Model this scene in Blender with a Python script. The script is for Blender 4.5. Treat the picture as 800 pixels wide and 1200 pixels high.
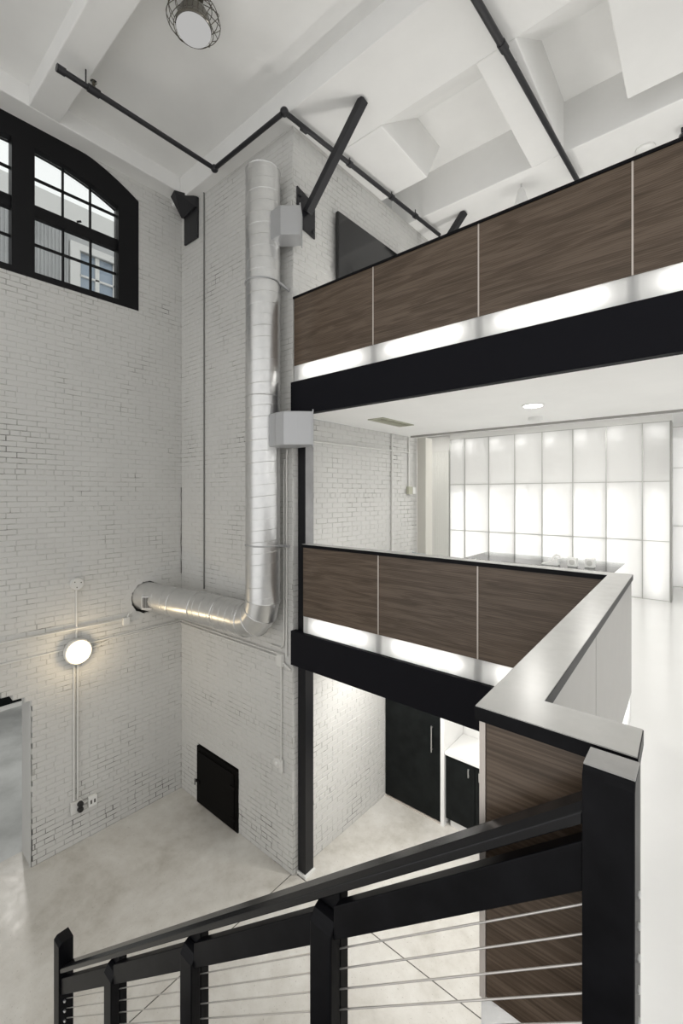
import bpy, math, random
from mathutils import Vector, Matrix

random.seed(7)
scene = bpy.context.scene
for o in list(bpy.data.objects):
    bpy.data.objects.remove(o, do_unlink=True)
COL = scene.collection

# ------------------------------------------------------------------ camera
FOC = 515.0
EYE = (6.51, -3.794, 4.71)
FWD = Vector((-515, 619, 0)).normalized()
RGT = Vector((619, 515, 0)).normalized()
cam_d = bpy.data.cameras.new('camera')
cam = bpy.data.objects.new('camera', cam_d)
COL.objects.link(cam)
cam_d.sensor_fit = 'HORIZONTAL'
cam_d.sensor_width = 36.0
cam_d.lens = 36.0 * FOC / 800.0
cam_d.shift_x = 0.0
cam_d.shift_y = -20.0 / 800.0
cam_d.clip_start = 0.05
cam_d.clip_end = 200
cam.location = EYE
cam.rotation_euler = (math.radians(90), 0, math.atan2(-FWD.x, FWD.y))
scene.camera = cam

# ------------------------------------------------------------------ world
world = bpy.data.worlds.new('world')
scene.world = world
world.use_nodes = True
bg = world.node_tree.nodes['Background']
bg.inputs[0].default_value = (1.0, 0.995, 0.98, 1)
bg.inputs[1].default_value = 1.0

vs = scene.view_settings
vs.view_transform = 'Standard'
vs.look = 'None'
vs.exposure = 0.15
vs.gamma = 1.0
vs.use_curve_mapping = False

# ------------------------------------------------------------------ materials
def mat_new(name):
    m = bpy.data.materials.new(name)
    m.use_nodes = True
    nt = m.node_tree
    return m, nt, nt.nodes['Principled BSDF']

def setin(b, **k):
    names = {'color': 'Base Color', 'rough': 'Roughness', 'metal': 'Metallic', 'ior': 'IOR',
             'coat': 'Coat Weight', 'coat_rough': 'Coat Roughness', 'spec': 'Specular IOR Level'}
    for key, v in k.items():
        if key == 'color':
            v = (*v, 1)
        b.inputs[names[key]].default_value = v

def noise(nt, scale, detail=4, rough=0.55, vec=None, dist=0.0):
    n = nt.nodes.new('ShaderNodeTexNoise')
    n.inputs['Scale'].default_value = scale
    n.inputs['Detail'].default_value = detail
    n.inputs['Roughness'].default_value = rough
    n.inputs['Distortion'].default_value = dist
    if vec:
        nt.links.new(vec, n.inputs['Vector'])
    return n

def ramp(nt, fac, stops):
    r = nt.nodes.new('ShaderNodeValToRGB')
    e = r.color_ramp.elements
    while len(e) < len(stops):
        e.new(0.5)
    for i, (p, c) in enumerate(stops):
        e[i].position = p
        e[i].color = (*c, 1) if len(c) == 3 else c
    nt.links.new(fac, r.inputs[0])
    return r

def coords(nt, kind='Object', scale=(1, 1, 1), rot=(0, 0, 0), rnd=False):
    t = nt.nodes.new('ShaderNodeTexCoord')
    mp = nt.nodes.new('ShaderNodeMapping')
    mp.inputs['Scale'].default_value = scale
    mp.inputs['Rotation'].default_value = rot
    nt.links.new(t.outputs[kind], mp.inputs['Vector'])
    if rnd:
        oi = nt.nodes.new('ShaderNodeObjectInfo')
        mu = nt.nodes.new('ShaderNodeMath'); mu.operation = 'MULTIPLY'
        mu.inputs[1].default_value = 37.0
        nt.links.new(oi.outputs['Random'], mu.inputs[0])
        cb = nt.nodes.new('ShaderNodeCombineXYZ')
        for i in range(3):
            nt.links.new(mu.outputs[0], cb.inputs[i])
        nt.links.new(cb.outputs[0], mp.inputs['Location'])
    return mp.outputs[0]

def bump(nt, b, height, strength=0.3, dist=0.005):
    bp = nt.nodes.new('ShaderNodeBump')
    bp.inputs['Strength'].default_value = strength
    bp.inputs['Distance'].default_value = dist
    nt.links.new(height, bp.inputs['Height'])
    nt.links.new(bp.outputs[0], b.inputs['Normal'])

def world_pos(nt):
    g = nt.nodes.new('ShaderNodeNewGeometry')
    return g.outputs['Position']

M = {}
def plain(key, color, rough=0.5, metal=0.0, coat=0.0, coat_rough=0.1, spec=0.5, bscale=None, bstr=0.1, bdist=0.002, mottle=0.0, mscale=3.0):
    m, nt, b = mat_new(key)
    setin(b, color=color, rough=rough, metal=metal, coat=coat, coat_rough=coat_rough, spec=spec)
    if mottle:
        n = noise(nt, mscale, 5, 0.6, world_pos(nt))
        lo = tuple(c * (1 - mottle) for c in color); hi = tuple(min(1, c * (1 + mottle)) for c in color)
        r = ramp(nt, n.outputs[0], [(0.3, lo), (0.7, hi)])
        nt.links.new(r.outputs[0], b.inputs['Base Color'])
    if bscale:
        n = noise(nt, bscale, 4, 0.6, world_pos(nt))
        bump(nt, b, n.outputs[0], bstr, bdist)
    M[key] = m
    return m

# painted brick: white paint with faint dirt
def painted(key, base, warm):
    m, nt, b = mat_new(key)
    p = world_pos(nt)
    n1 = noise(nt, 1.3, 5, 0.6, p)
    r1 = ramp(nt, n1.outputs[0], [(0.3, tuple(c * 0.93 for c in base)), (0.7, base)])
    n2 = noise(nt, 38, 3, 0.5, p)
    r2 = ramp(nt, n2.outputs[0], [(0.66, (1, 1, 1)), (0.80, warm)])
    mx = nt.nodes.new('ShaderNodeMixRGB'); mx.blend_type = 'MULTIPLY'; mx.inputs[0].default_value = 0.5
    nt.links.new(r1.outputs[0], mx.inputs[1]); nt.links.new(r2.outputs[0], mx.inputs[2])
    nt.links.new(mx.outputs[0], b.inputs['Base Color'])
    setin(b, rough=0.55, spec=0.35)
    n3 = noise(nt, 90, 5, 0.65, p)
    bump(nt, b, n3.outputs[0], 0.35, 0.004)
    M[key] = m
painted('brick_paint', (0.65, 0.645, 0.625), (0.82, 0.80, 0.77))

# joints: painted over here and there, grimy elsewhere
m, nt, b = mat_new('mortar')
p = world_pos(nt)
n1 = noise(nt, 1.6, 4, 0.6, p)
n2 = noise(nt, 9, 3, 0.6, p)
mm = nt.nodes.new('ShaderNodeMath'); mm.operation = 'MULTIPLY_ADD'
mm.inputs[1].default_value = 0.55
nt.links.new(n2.outputs[0], mm.inputs[0]); nt.links.new(n1.outputs[0], mm.inputs[2])
sz = nt.nodes.new('ShaderNodeSeparateXYZ'); nt.links.new(p, sz.inputs[0])
mr = nt.nodes.new('ShaderNodeMapRange'); mr.inputs[1].default_value = 0.1; mr.inputs[2].default_value = 1.1
mr.inputs[3].default_value = 0.14; mr.inputs[4].default_value = -0.035
nt.links.new(sz.outputs[2], mr.inputs[0])
ma = nt.nodes.new('ShaderNodeMath'); ma.operation = 'ADD'
nt.links.new(mm.outputs[0], ma.inputs[0]); nt.links.new(mr.outputs[0], ma.inputs[1])
r = ramp(nt, ma.outputs[0], [(0.72, (0.605, 0.60, 0.58)), (0.86, (0.44, 0.435, 0.41)), (1.0, (0.12, 0.115, 0.105))])
nt.links.new(r.outputs[0], b.inputs['Base Color'])
setin(b, rough=0.85)
n3 = noise(nt, 120, 4, 0.6, p)
bump(nt, b, n3.outputs[0], 0.5, 0.004)
M['mortar'] = m

plain('plaster', (0.86, 0.858, 0.845), 0.7, bscale=22, bstr=0.12, bdist=0.004, mottle=0.03, mscale=1.2)
plain('white_paint', (0.84, 0.835, 0.815), 0.55)
plain('white_gloss', (0.85, 0.85, 0.84), 0.25)
plain('epoxy_white', (0.83, 0.83, 0.82), 0.16, coat=0.3, coat_rough=0.08, mottle=0.02, mscale=0.9)
plain('black_steel', (0.0085, 0.0085, 0.0115), 0.55, spec=0.08)
plain('black_gloss', (0.008, 0.008, 0.010), 0.30, spec=0.25)
plain('black_iron', (0.007, 0.0065, 0.006), 0.55, spec=0.04, bscale=60, bstr=0.25, bdist=0.002)
plain('black_cast', (0.016, 0.016, 0.019), 0.38, spec=0.42, bscale=80, bstr=0.3, bdist=0.002)
plain('black_laminate', (0.008, 0.0095, 0.0095), 0.42, spec=0.10, mottle=0.35, mscale=6)
plain('window_black', (0.007, 0.007, 0.008), 0.42, spec=0.2)
plain('cap_sheen_grey', (0.50, 0.495, 0.475), 0.25, mottle=0.05, mscale=9)
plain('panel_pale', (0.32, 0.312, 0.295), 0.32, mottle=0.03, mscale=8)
plain('aluminium', (0.66, 0.60, 0.55), 0.4, metal=0.3)
plain('steel_satin', (0.62, 0.62, 0.62), 0.32, metal=1.0)
plain('conduit_paint', (0.70, 0.695, 0.67), 0.45, bscale=70, bstr=0.1, bdist=0.002)
plain('conduit_grey', (0.22, 0.22, 0.21), 0.5)
plain('column_sheen_grey', (0.30, 0.30, 0.305), 0.4, metal=0.3, mottle=0.12, mscale=5)
plain('cable_steel', (0.72, 0.69, 0.66), 0.35, metal=0.7)
plain('chrome', (0.75, 0.74, 0.70), 0.12, metal=1.0)
plain('dark_chrome', (0.22, 0.21, 0.19), 0.18, metal=1.0)
plain('bronze_wire', (0.10, 0.09, 0.07), 0.35, metal=0.6)
plain('vent_olive', (0.42, 0.42, 0.33), 0.5)
plain('vent_shade', (0.12, 0.12, 0.08), 0.6)
plain('plastic_white', (0.82, 0.82, 0.80), 0.35)
plain('plastic_black', (0.012, 0.012, 0.012), 0.4)
plain('shell_blue', (0.40, 0.46, 0.48), 0.35)
plain('shell_grey', (0.78, 0.78, 0.765), 0.5)
plain('frame_alu', (0.55, 0.55, 0.53), 0.35, metal=0.6)
plain('siding', (0.40, 0.405, 0.41), 0.6, mottle=0.06, mscale=1.5)
plain('trim_pale', (0.66, 0.655, 0.64), 0.6)
plain('neighbor_glass', (0.30, 0.36, 0.44), 0.1)
plain('hole_shade', (0.012, 0.012, 0.011), 0.9)
plain('joint_dark', (0.10, 0.095, 0.085), 0.9)
plain('screen_black', (0.012, 0.012, 0.013), 0.10, spec=0.6)
plain('grey_floor', (0.46, 0.475, 0.47), 0.28, mottle=0.22, mscale=1.6)
plain('door_rib', (0.80, 0.80, 0.765), 0.5)
plain('post_beige', (0.62, 0.605, 0.555), 0.5)

# galvanised sheet
m, nt, b = mat_new('galvanised')
p = world_pos(nt)
n1 = noise(nt, 9, 4, 0.6, p)
r = ramp(nt, n1.outputs[0], [(0.3, (0.66, 0.662, 0.66)), (0.7, (0.73, 0.73, 0.722))])
nt.links.new(r.outputs[0], b.inputs['Base Color'])
setin(b, rough=0.33, metal=0.92)
n2 = noise(nt, 5, 2, 0.5, p)
bump(nt, b, n2.outputs[0], 0.03, 0.01)
M['galvanised'] = m
plain('galv_box', (0.47, 0.475, 0.485), 0.46, metal=0.6)

# concrete ground floor
m, nt, b = mat_new('concrete')
p = world_pos(nt)
n1 = noise(nt, 0.9, 6, 0.62, p, 0.4)
n2 = noise(nt, 6.5, 6, 0.65, p)
mx = nt.nodes.new('ShaderNodeMath'); mx.operation = 'MULTIPLY_ADD'; mx.inputs[1].default_value = 0.45
nt.links.new(n2.outputs[0], mx.inputs[0]); nt.links.new(n1.outputs[0], mx.inputs[2])
r = ramp(nt, mx.outputs[0], [(0.50, (0.46, 0.438, 0.39)), (0.70, (0.61, 0.59, 0.548)), (0.95, (0.74, 0.73, 0.695))])
n4 = noise(nt, 55, 3, 0.6, p)
r4 = ramp(nt, n4.outputs[0], [(0.27, (0.45, 0.43, 0.40)), (0.36, (1, 1, 1))])
mu = nt.nodes.new('ShaderNodeMixRGB'); mu.blend_type = 'MULTIPLY'; mu.inputs[0].default_value = 0.8
nt.links.new(r.outputs[0], mu.inputs[1]); nt.links.new(r4.outputs[0], mu.inputs[2])
nt.links.new(mu.outputs[0], b.inputs['Base Color'])
rr = ramp(nt, n2.outputs[0], [(0.3, (0.28,) * 3), (0.7, (0.5,) * 3)])
nt.links.new(rr.outputs[0], b.inputs['Roughness'])
bump(nt, b, n2.outputs[0], 0.06, 0.004)
M['concrete'] = m

# walnut veneer, grain along the panel's local X
def walnut(key, tint=1.0):
    m, nt, b = mat_new(key)
    v = coords(nt, 'Object', (0.7, 1.0, 9.0), (0, 0, 0), rnd=True)
    n1 = noise(nt, 2.2, 3, 0.5, v, 1.2)
    w = nt.nodes.new('ShaderNodeTexWave')
    w.wave_type = 'BANDS'; w.bands_direction = 'Z'
    w.inputs['Scale'].default_value = 2.4
    w.inputs['Distortion'].default_value = 9.0
    w.inputs['Detail'].default_value = 3.0
    w.inputs['Detail Scale'].default_value = 0.9
    nt.links.new(v, w.inputs['Vector'])
    v2 = coords(nt, 'Object', (2.2, 1.0, 260.0), rnd=True)
    n2 = noise(nt, 1.6, 4, 0.6, v2)
    a = nt.nodes.new('ShaderNodeMath'); a.operation = 'MULTIPLY_ADD'; a.inputs[1].default_value = 0.16
    nt.links.new(w.outputs['Fac'], a.inputs[0]); nt.links.new(n1.outputs[0], a.inputs[2])
    a2 = nt.nodes.new('ShaderNodeMath'); a2.operation = 'MULTIPLY_ADD'; a2.inputs[1].default_value = 0.55
    nt.links.new(n2.outputs[0], a2.inputs[0]); nt.links.new(a.outputs[0], a2.inputs[2])
    T = lambda c: tuple(x * tint for x in c)
    r = ramp(nt, a2.outputs[0], [(0.48, T((0.050, 0.035, 0.024))), (0.78, T((0.094, 0.067, 0.047))), (1.0, T((0.145, 0.107, 0.079)))])
    nt.links.new(r.outputs[0], b.inputs['Base Color'])
    setin(b, rough=0.28, spec=0.35)
    bump(nt, b, n2.outputs[0], 0.06, 0.001)
    M[key] = m
walnut('walnut')

# black-stained timber, glossy
m, nt, b = mat_new('black_wood')
v = coords(nt, 'Object', (6.0, 90.0, 6.0))
n1 = noise(nt, 1.5, 4, 0.6, v)
r = ramp(nt, n1.outputs[0], [(0.35, (0.004, 0.004, 0.005)), (0.75, (0.009, 0.009, 0.011))])
nt.links.new(r.outputs[0], b.inputs['Base Color'])
setin(b, rough=0.36, spec=0.10)
bump(nt, b, n1.outputs[0], 0.08, 0.001)
M['black_wood'] = m

plain('black_lacquer', (0.006, 0.006, 0.0075), 0.20, spec=0.30, coat=0.05, coat_rough=0.12)
plain('newel_sheen_grey', (0.36, 0.355, 0.345), 0.3, mottle=0.08, mscale=14)
# glass pane: clear, faint reflection
def glass(key, tint=(0.95, 0.97, 0.97), refl=1.45, rough=0.02):
    m = bpy.data.materials.new(key); m.use_nodes = True
    nt = m.node_tree; nt.nodes.clear()
    out = nt.nodes.new('ShaderNodeOutputMaterial')
    mixn = nt.nodes.new('ShaderNodeMixShader')
    fr = nt.nodes.new('ShaderNodeFresnel'); fr.inputs[0].default_value = refl
    tr = nt.nodes.new('ShaderNodeBsdfTransparent'); tr.inputs[0].default_value = (*tint, 1)
    gl = nt.nodes.new('ShaderNodeBsdfGlossy'); gl.inputs[1].default_value = rough
    nt.links.new(fr.outputs[0], mixn.inputs[0]); nt.links.new(tr.outputs[0], mixn.inputs[1])
    nt.links.new(gl.outputs[0], mixn.inputs[2]); nt.links.new(mixn.outputs[0], out.inputs[0])
    M[key] = m
glass('glass')

# frosted sheet, lit from behind by tubes
def frosted(key, col=(0.9, 0.9, 0.895), tfac=0.6):
    m = bpy.data.materials.new(key); m.use_nodes = True
    nt = m.node_tree; nt.nodes.clear()
    out = nt.nodes.new('ShaderNodeOutputMaterial')
    mixn = nt.nodes.new('ShaderNodeMixShader'); mixn.inputs[0].default_value = tfac
    df = nt.nodes.new('ShaderNodeBsdfDiffuse'); df.inputs[0].default_value = (*col, 1)
    tr = nt.nodes.new('ShaderNodeBsdfTranslucent'); tr.inputs[0].default_value = (*col, 1)
    nt.links.new(df.outputs[0], mixn.inputs[1]); nt.links.new(tr.outputs[0], mixn.inputs[2])
    nt.links.new(mixn.outputs[0], out.inputs[0])
    M[key] = m
frosted('frosted')

def emit(key, col, strength):
    m = bpy.data.materials.new(key); m.use_nodes = True
    nt = m.node_tree; nt.nodes.clear()
    out = nt.nodes.new('ShaderNodeOutputMaterial')
    e = nt.nodes.new('ShaderNodeEmission')
    e.inputs[0].default_value = (*col, 1); e.inputs[1].default_value = strength
    nt.links.new(e.outputs[0], out.inputs[0])
    M[key] = m
emit('tube_panel', (1.0, 0.99, 0.975), 8.5)
emit('tube_guard', (1.0, 0.98, 0.95), 17.0)
emit('lamp_warm', (1.0, 0.80, 0.52), 3.0)
emit('lamp_ceiling', (1.0, 0.97, 0.92), 12.0)
emit('lamp_globe', (1.0, 0.99, 0.97), 0.42)

# ------------------------------------------------------------------ geometry helpers
class MB:
    def __init__(s):
        s.v = []; s.f = []
    def add(s, vs, fs):
        o = len(s.v)
        s.v += [Vector(v) for v in vs]
        s.f += [tuple(i + o for i in f) for f in fs]
        return s
    def box(s, x0, x1, y0, y1, z0, z1):
        vs = [(x, y, z) for z in (z0, z1) for y in (y0, y1) for x in (x0, x1)]
        return s.add(vs, [(0, 2, 3, 1), (4, 5, 7, 6), (0, 1, 5, 4), (2, 6, 7, 3), (0, 4, 6, 2), (1, 3, 7, 5)])
    def prism(s, poly, z0, z1):
        n = len(poly)
        vs = [(x, y, z0) for x, y in poly] + [(x, y, z1) for x, y in poly]
        area = sum(poly[i][0] * poly[(i + 1) % n][1] - poly[(i + 1) % n][0] * poly[i][1] for i in range(n))
        fs = [tuple(range(n - 1, -1, -1)), tuple(range(n, 2 * n))] + [(i, (i + 1) % n, n + (i + 1) % n, n + i) for i in range(n)]
        if area < 0:
            fs = [f[::-1] for f in fs]
        return s.add(vs, fs)
    def extr(s, pts, d):
        # closed planar loop of 3-D points swept by vector d
        n = len(pts); d = Vector(d)
        vs = [Vector(p) for p in pts]; vs += [p + d for p in vs]
        return s.add(vs, [tuple(range(n)), tuple(range(2 * n - 1, n - 1, -1))] + [(i, n + i, n + (i + 1) % n, (i + 1) % n) for i in range(n)])
    def bar(s, a, b, w, h, up=(0, 0, 1)):
        a = Vector(a); b = Vector(b); t = (b - a).normalized(); up = Vector(up)
        sd = t.cross(up).normalized(); u = sd.cross(t).normalized()
        vs = [p + sd * (w / 2 * i) + u * (h / 2 * j) for p in (a, b) for i, j in ((-1, -1), (1, -1), (1, 1), (-1, 1))]
        return s.add(vs, [(0, 1, 2, 3), (7, 6, 5, 4), (0, 4, 5, 1), (1, 5, 6, 2), (2, 6, 7, 3), (3, 7, 4, 0)])
    def tube(s, pts, r, seg=12, cap=True):
        pts = [Vector(p) for p in pts]; n = len(pts)
        rs = r if isinstance(r, (list, tuple)) else [r] * n
        tang = []
        for i in range(n):
            a = pts[max(i - 1, 0)]; c = pts[min(i + 1, n - 1)]
            if 0 < i < n - 1:
                t = (pts[i] - a).normalized() + (c - pts[i]).normalized()
            else:
                t = c - a
            tang.append(t.normalized())
        ref = Vector((0, 0, 1)) if abs(tang[0].z) < 0.9 else Vector((1, 0, 0))
        u = tang[0].cross(ref).normalized()
        vs = []
        for i in range(n):
            t = tang[i]
            u = (u - t * u.dot(t)).normalized()
            w = t.cross(u)
            k = 1.0
            if 0 < i < n - 1:
                c = (pts[i] - pts[i - 1]).normalized().dot(t)
            for q in range(seg):
                an = 2 * math.pi * q / seg
                vs.append(pts[i] + (u * math.cos(an) + w * math.sin(an)) * rs[i])
        fs = []
        for i in range(n - 1):
            for q in range(seg):
                a = i * seg + q; bq = i * seg + (q + 1) % seg
                fs.append((a, bq, bq + seg, a + seg))
        if cap:
            fs.append(tuple(range(seg - 1, -1, -1)))
            fs.append(tuple((n - 1) * seg + q for q in range(seg)))
        return s.add(vs, fs)
    def lathe(s, c, axis, prof, seg=24):
        # prof: (radius, offset along axis)
        c = Vector(c); ax = Vector(axis).normalized()
        ref = Vector((0, 0, 1)) if abs(ax.z) < 0.9 else Vector((1, 0, 0))
        u = ax.cross(ref).normalized(); w = ax.cross(u)
        vs = []; fs = []
        for r, h in prof:
            for q in range(seg):
                an = 2 * math.pi * q / seg
                vs.append(c + ax * h + (u * math.cos(an) + w * math.sin(an)) * max(r, 1e-4))
        for i in range(len(prof) - 1):
            for q in range(seg):
                a = i * seg + q; b2 = i * seg + (q + 1) % seg
                fs.append((a, b2, b2 + seg, a + seg))
        fs.append(tuple(range(seg - 1, -1, -1)))
        fs.append(tuple((len(prof) - 1) * seg + q for q in range(seg)))
        return s.add(vs, fs)
    def sphere(s, c, r, seg=16, rings=8, sc=(1, 1, 1)):
        c = Vector(c)
        vs = [c + Vector((0, 0, -r * sc[2]))]; fs = []
        for i in range(1, rings):
            th = math.pi * i / rings
            for q in range(seg):
                an = 2 * math.pi * q / seg
                vs.append(c + Vector((r * math.sin(th) * math.cos(an) * sc[0], r * math.sin(th) * math.sin(an) * sc[1], -r * math.cos(th) * sc[2])))
        vs.append(c + Vector((0, 0, r * sc[2])))
        for q in range(seg):
            fs.append((0, 1 + (q + 1) % seg, 1 + q))
            fs.append((len(vs) - 1, 1 + (rings - 2) * seg + q, 1 + (rings - 2) * seg + (q + 1) % seg))
        for i in range(rings - 2):
            for q in range(seg):
                a = 1 + i * seg + q; b2 = 1 + i * seg + (q + 1) % seg
                fs.append((a, b2, b2 + seg, a + seg))
        return s.add(vs, fs)
    def build(s, name, mat, parent=None, smooth=False, bevel=0, seg=2, keep=False):
        me = bpy.data.meshes.new(name)
        o = bpy.data.objects.new(name, me)
        COL.objects.link(o)
        if parent is not None:
            o.parent = parent
            inv = parent_matrix(parent).inverted()
            vs = [inv @ v for v in s.v]
        else:
            if keep:
                vs = s.v
            else:
                lo = [min(v[i] for v in s.v) for i in range(3)]; hi = [max(v[i] for v in s.v) for i in range(3)]
                base = Vector(((lo[0] + hi[0]) / 2, (lo[1] + hi[1]) / 2, lo[2]))
                o.location = base
                vs = [v - base for v in s.v]
        me.from_pydata([tuple(v) for v in vs], [], s.f)
        me.validate()
        mats = mat if isinstance(mat, (list, tuple)) else [mat]
        for k in mats:
            me.materials.append(M[k])
        if smooth:
            me.shade_smooth()
            try:
                me.set_sharp_from_angle(angle=math.radians(40))
            except Exception:
                pass
        if bevel:
            bm = o.modifiers.new('bevel', 'BEVEL')
            bm.width = bevel; bm.segments = seg; bm.limit_method = 'ANGLE'; bm.angle_limit = math.radians(40)
        return o

def parent_matrix(o):
    m = Matrix.LocRotScale(o.location, o.rotation_euler, o.scale)
    return parent_matrix(o.parent) @ m if o.parent else m

def tag(o, label=None, cat=None, group=None, kind=None):
    if label: o['label'] = label
    if cat: o['category'] = cat
    if group: o['group'] = group
    if kind: o['kind'] = kind
    return o

def thing(name, loc, label, cat, group=None, rz=0.0, kind=None):
    o = bpy.data.objects.new(name, None)
    COL.objects.link(o)
    o.location = loc; o.rotation_euler = (0, 0, rz)
    o.empty_display_size = 0.1
    return tag(o, label, cat, group, kind)

def struct(o, label=None, cat=None):
    o['kind'] = 'structure'
    if label: o['label'] = label
    if cat: o['category'] = cat
    return o

def arc(c, a0, a1, r, n, ux, uy):
    c = Vector(c); ux = Vector(ux); uy = Vector(uy)
    return [c + ux * (r * math.cos(a0 + (a1 - a0) * i / n)) + uy * (r * math.sin(a0 + (a1 - a0) * i / n)) for i in range(n + 1)]

# wall lines measured in the place (metres)
WA = Vector((0.0270, 0.99964, 0))          # direction of the two side walls, running away from the viewer
NA = Vector((0.99964, -0.0270, 0))         # their faces look this way
RT = Vector((-0.0258, 0.99967, 0))         # direction of the guard's return
NR = Vector((0.99967, 0.0258, 0))
Z2 = 3.037; Z3 = 6.097                      # upper floors
def onA(s, z, d=0.0):                       # point on the left wall: s metres from the corner, d in front of it
    return Vector((0, 0, z)) - WA * s + NA * d
C0 = Vector((2.571, 0, 0))
def onC(t, z, d=0.0):                       # point on the right wall: t metres behind the pier's corner
    return C0 + WA * t + NA * d + Vector((0, 0, z))

# ------------------------------------------------------------------ floors
g = MB().box(-0.45, 13, -9, 8.2, -0.2, 0.0)
floor = struct(g.build('floor', 'concrete'), 'mottled grey-beige concrete ground floor', 'floor')
MB().box(2.6, 6.3, 0.040, 0.050, -0.004, 0.0012).build('control_joint', 'joint_dark', floor)
MB().box(2.540, 2.550, -6.0, 0.0, -0.004, 0.0012).build('control_joint', 'joint_dark', floor)
g = MB().box(-9, -0.45, -7, 4, -0.2, 0.0)
struct(g.build('floor', 'grey_floor'), 'pale grey polished floor of the room beyond the doorway', 'floor')

# second-floor slab, cut out for the column and the open stairwell
g = MB()
g.prism([(2.72, 0.06), (6.0, 0.06), (6.035, -2.44), (6.06, -2.575), (6.40, -2.575), (6.40, -8.0), (12.0, -8.0), (12.0, 8.2), (1.6, 8.2), (1.6, 3.12), (2.72, 3.12)], Z2 - 0.40, Z2 - 0.006)
g.box(2.60, 2.72, 0.235, 3.12, Z2 - 0.40, Z2 - 0.006)
struct(g.build('floor', 'epoxy_white'), 'glossy white epoxy floor of the middle level', 'floor')

# third-floor slab: lower soffit in front, raised soffit behind
g = MB().box(2.72, 12, 0.06, 2.55, 5.69, Z3 - 0.006)
g.box(1.6, 12, 2.55, 8.2, 5.96, Z3 - 0.006)
g.box(2.61, 2.72, 0.235, 2.55, 5.69, Z3 - 0.006)
struct(g.build('ceiling', 'plaster'), 'white plaster soffit over the middle level', 'ceiling')
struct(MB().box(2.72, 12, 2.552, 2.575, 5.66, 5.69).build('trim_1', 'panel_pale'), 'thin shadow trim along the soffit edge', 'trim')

# ------------------------------------------------------------------ brick walls
def in_view(p):
    q = p - Vector(EYE)
    w = q.dot(FWD)
    if w < 0.2:
        return None
    u = 400 + FOC * q.dot(RGT) / w; v = 580 - FOC * q.z / w
    if -10 < u < 810 and -10 < v < 1210:
        return w
    return None

def brick_shape(L, Hh, dep, rnd):
    j = lambda a: rnd.uniform(-a, a)
    c = 0.0045
    vs = [(-L / 2, -0.004, -Hh / 2), (L / 2, -0.004, -Hh / 2), (L / 2, -0.004, Hh / 2), (-L / 2, -0.004, Hh / 2)]
    vs += [(x, dep + j(0.0007), z) for x, z in ((-L / 2 + c + j(.002), -Hh / 2 + c + j(.001)), (L / 2 - c + j(.002), -Hh / 2 + c + j(.001)),
                                                (L / 2 - c + j(.002), Hh / 2 - c + j(.001)), (-L / 2 + c + j(.002), Hh / 2 - c + j(.001)))]
    fs = [(7, 6, 5, 4), (4, 5, 1, 0), (5, 6, 2, 1), (6, 7, 3, 2), (7, 4, 0, 3)]
    return vs, fs

def subtract(iv, holes):
    out = [iv]
    for h0, h1 in holes:
        nx = []
        for a, b2 in out:
            if h1 <= a or h0 >= b2:
                nx.append((a, b2))
            else:
                if h0 > a: nx.append((a, h0))
                if h1 < b2: nx.append((h1, b2))
        out = nx
    return out

RB = random.Random(3)
VARS = {}
def var_mesh(kind, i):
    key = (kind, i)
    if key not in VARS:
        L = 0.200 if kind == 's' else 0.098
        vs, fs = brick_shape(L, 0.0605, [0.002, 0.003, 0.004, 0.0055][i % 4], RB)
        me = bpy.data.meshes.new('brick_' + ('stretcher' if kind == 's' else 'header'))
        me.from_pydata(vs, [], fs); me.materials.append(M['brick_paint'])
        VARS[key] = me
    return VARS[key]

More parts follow.
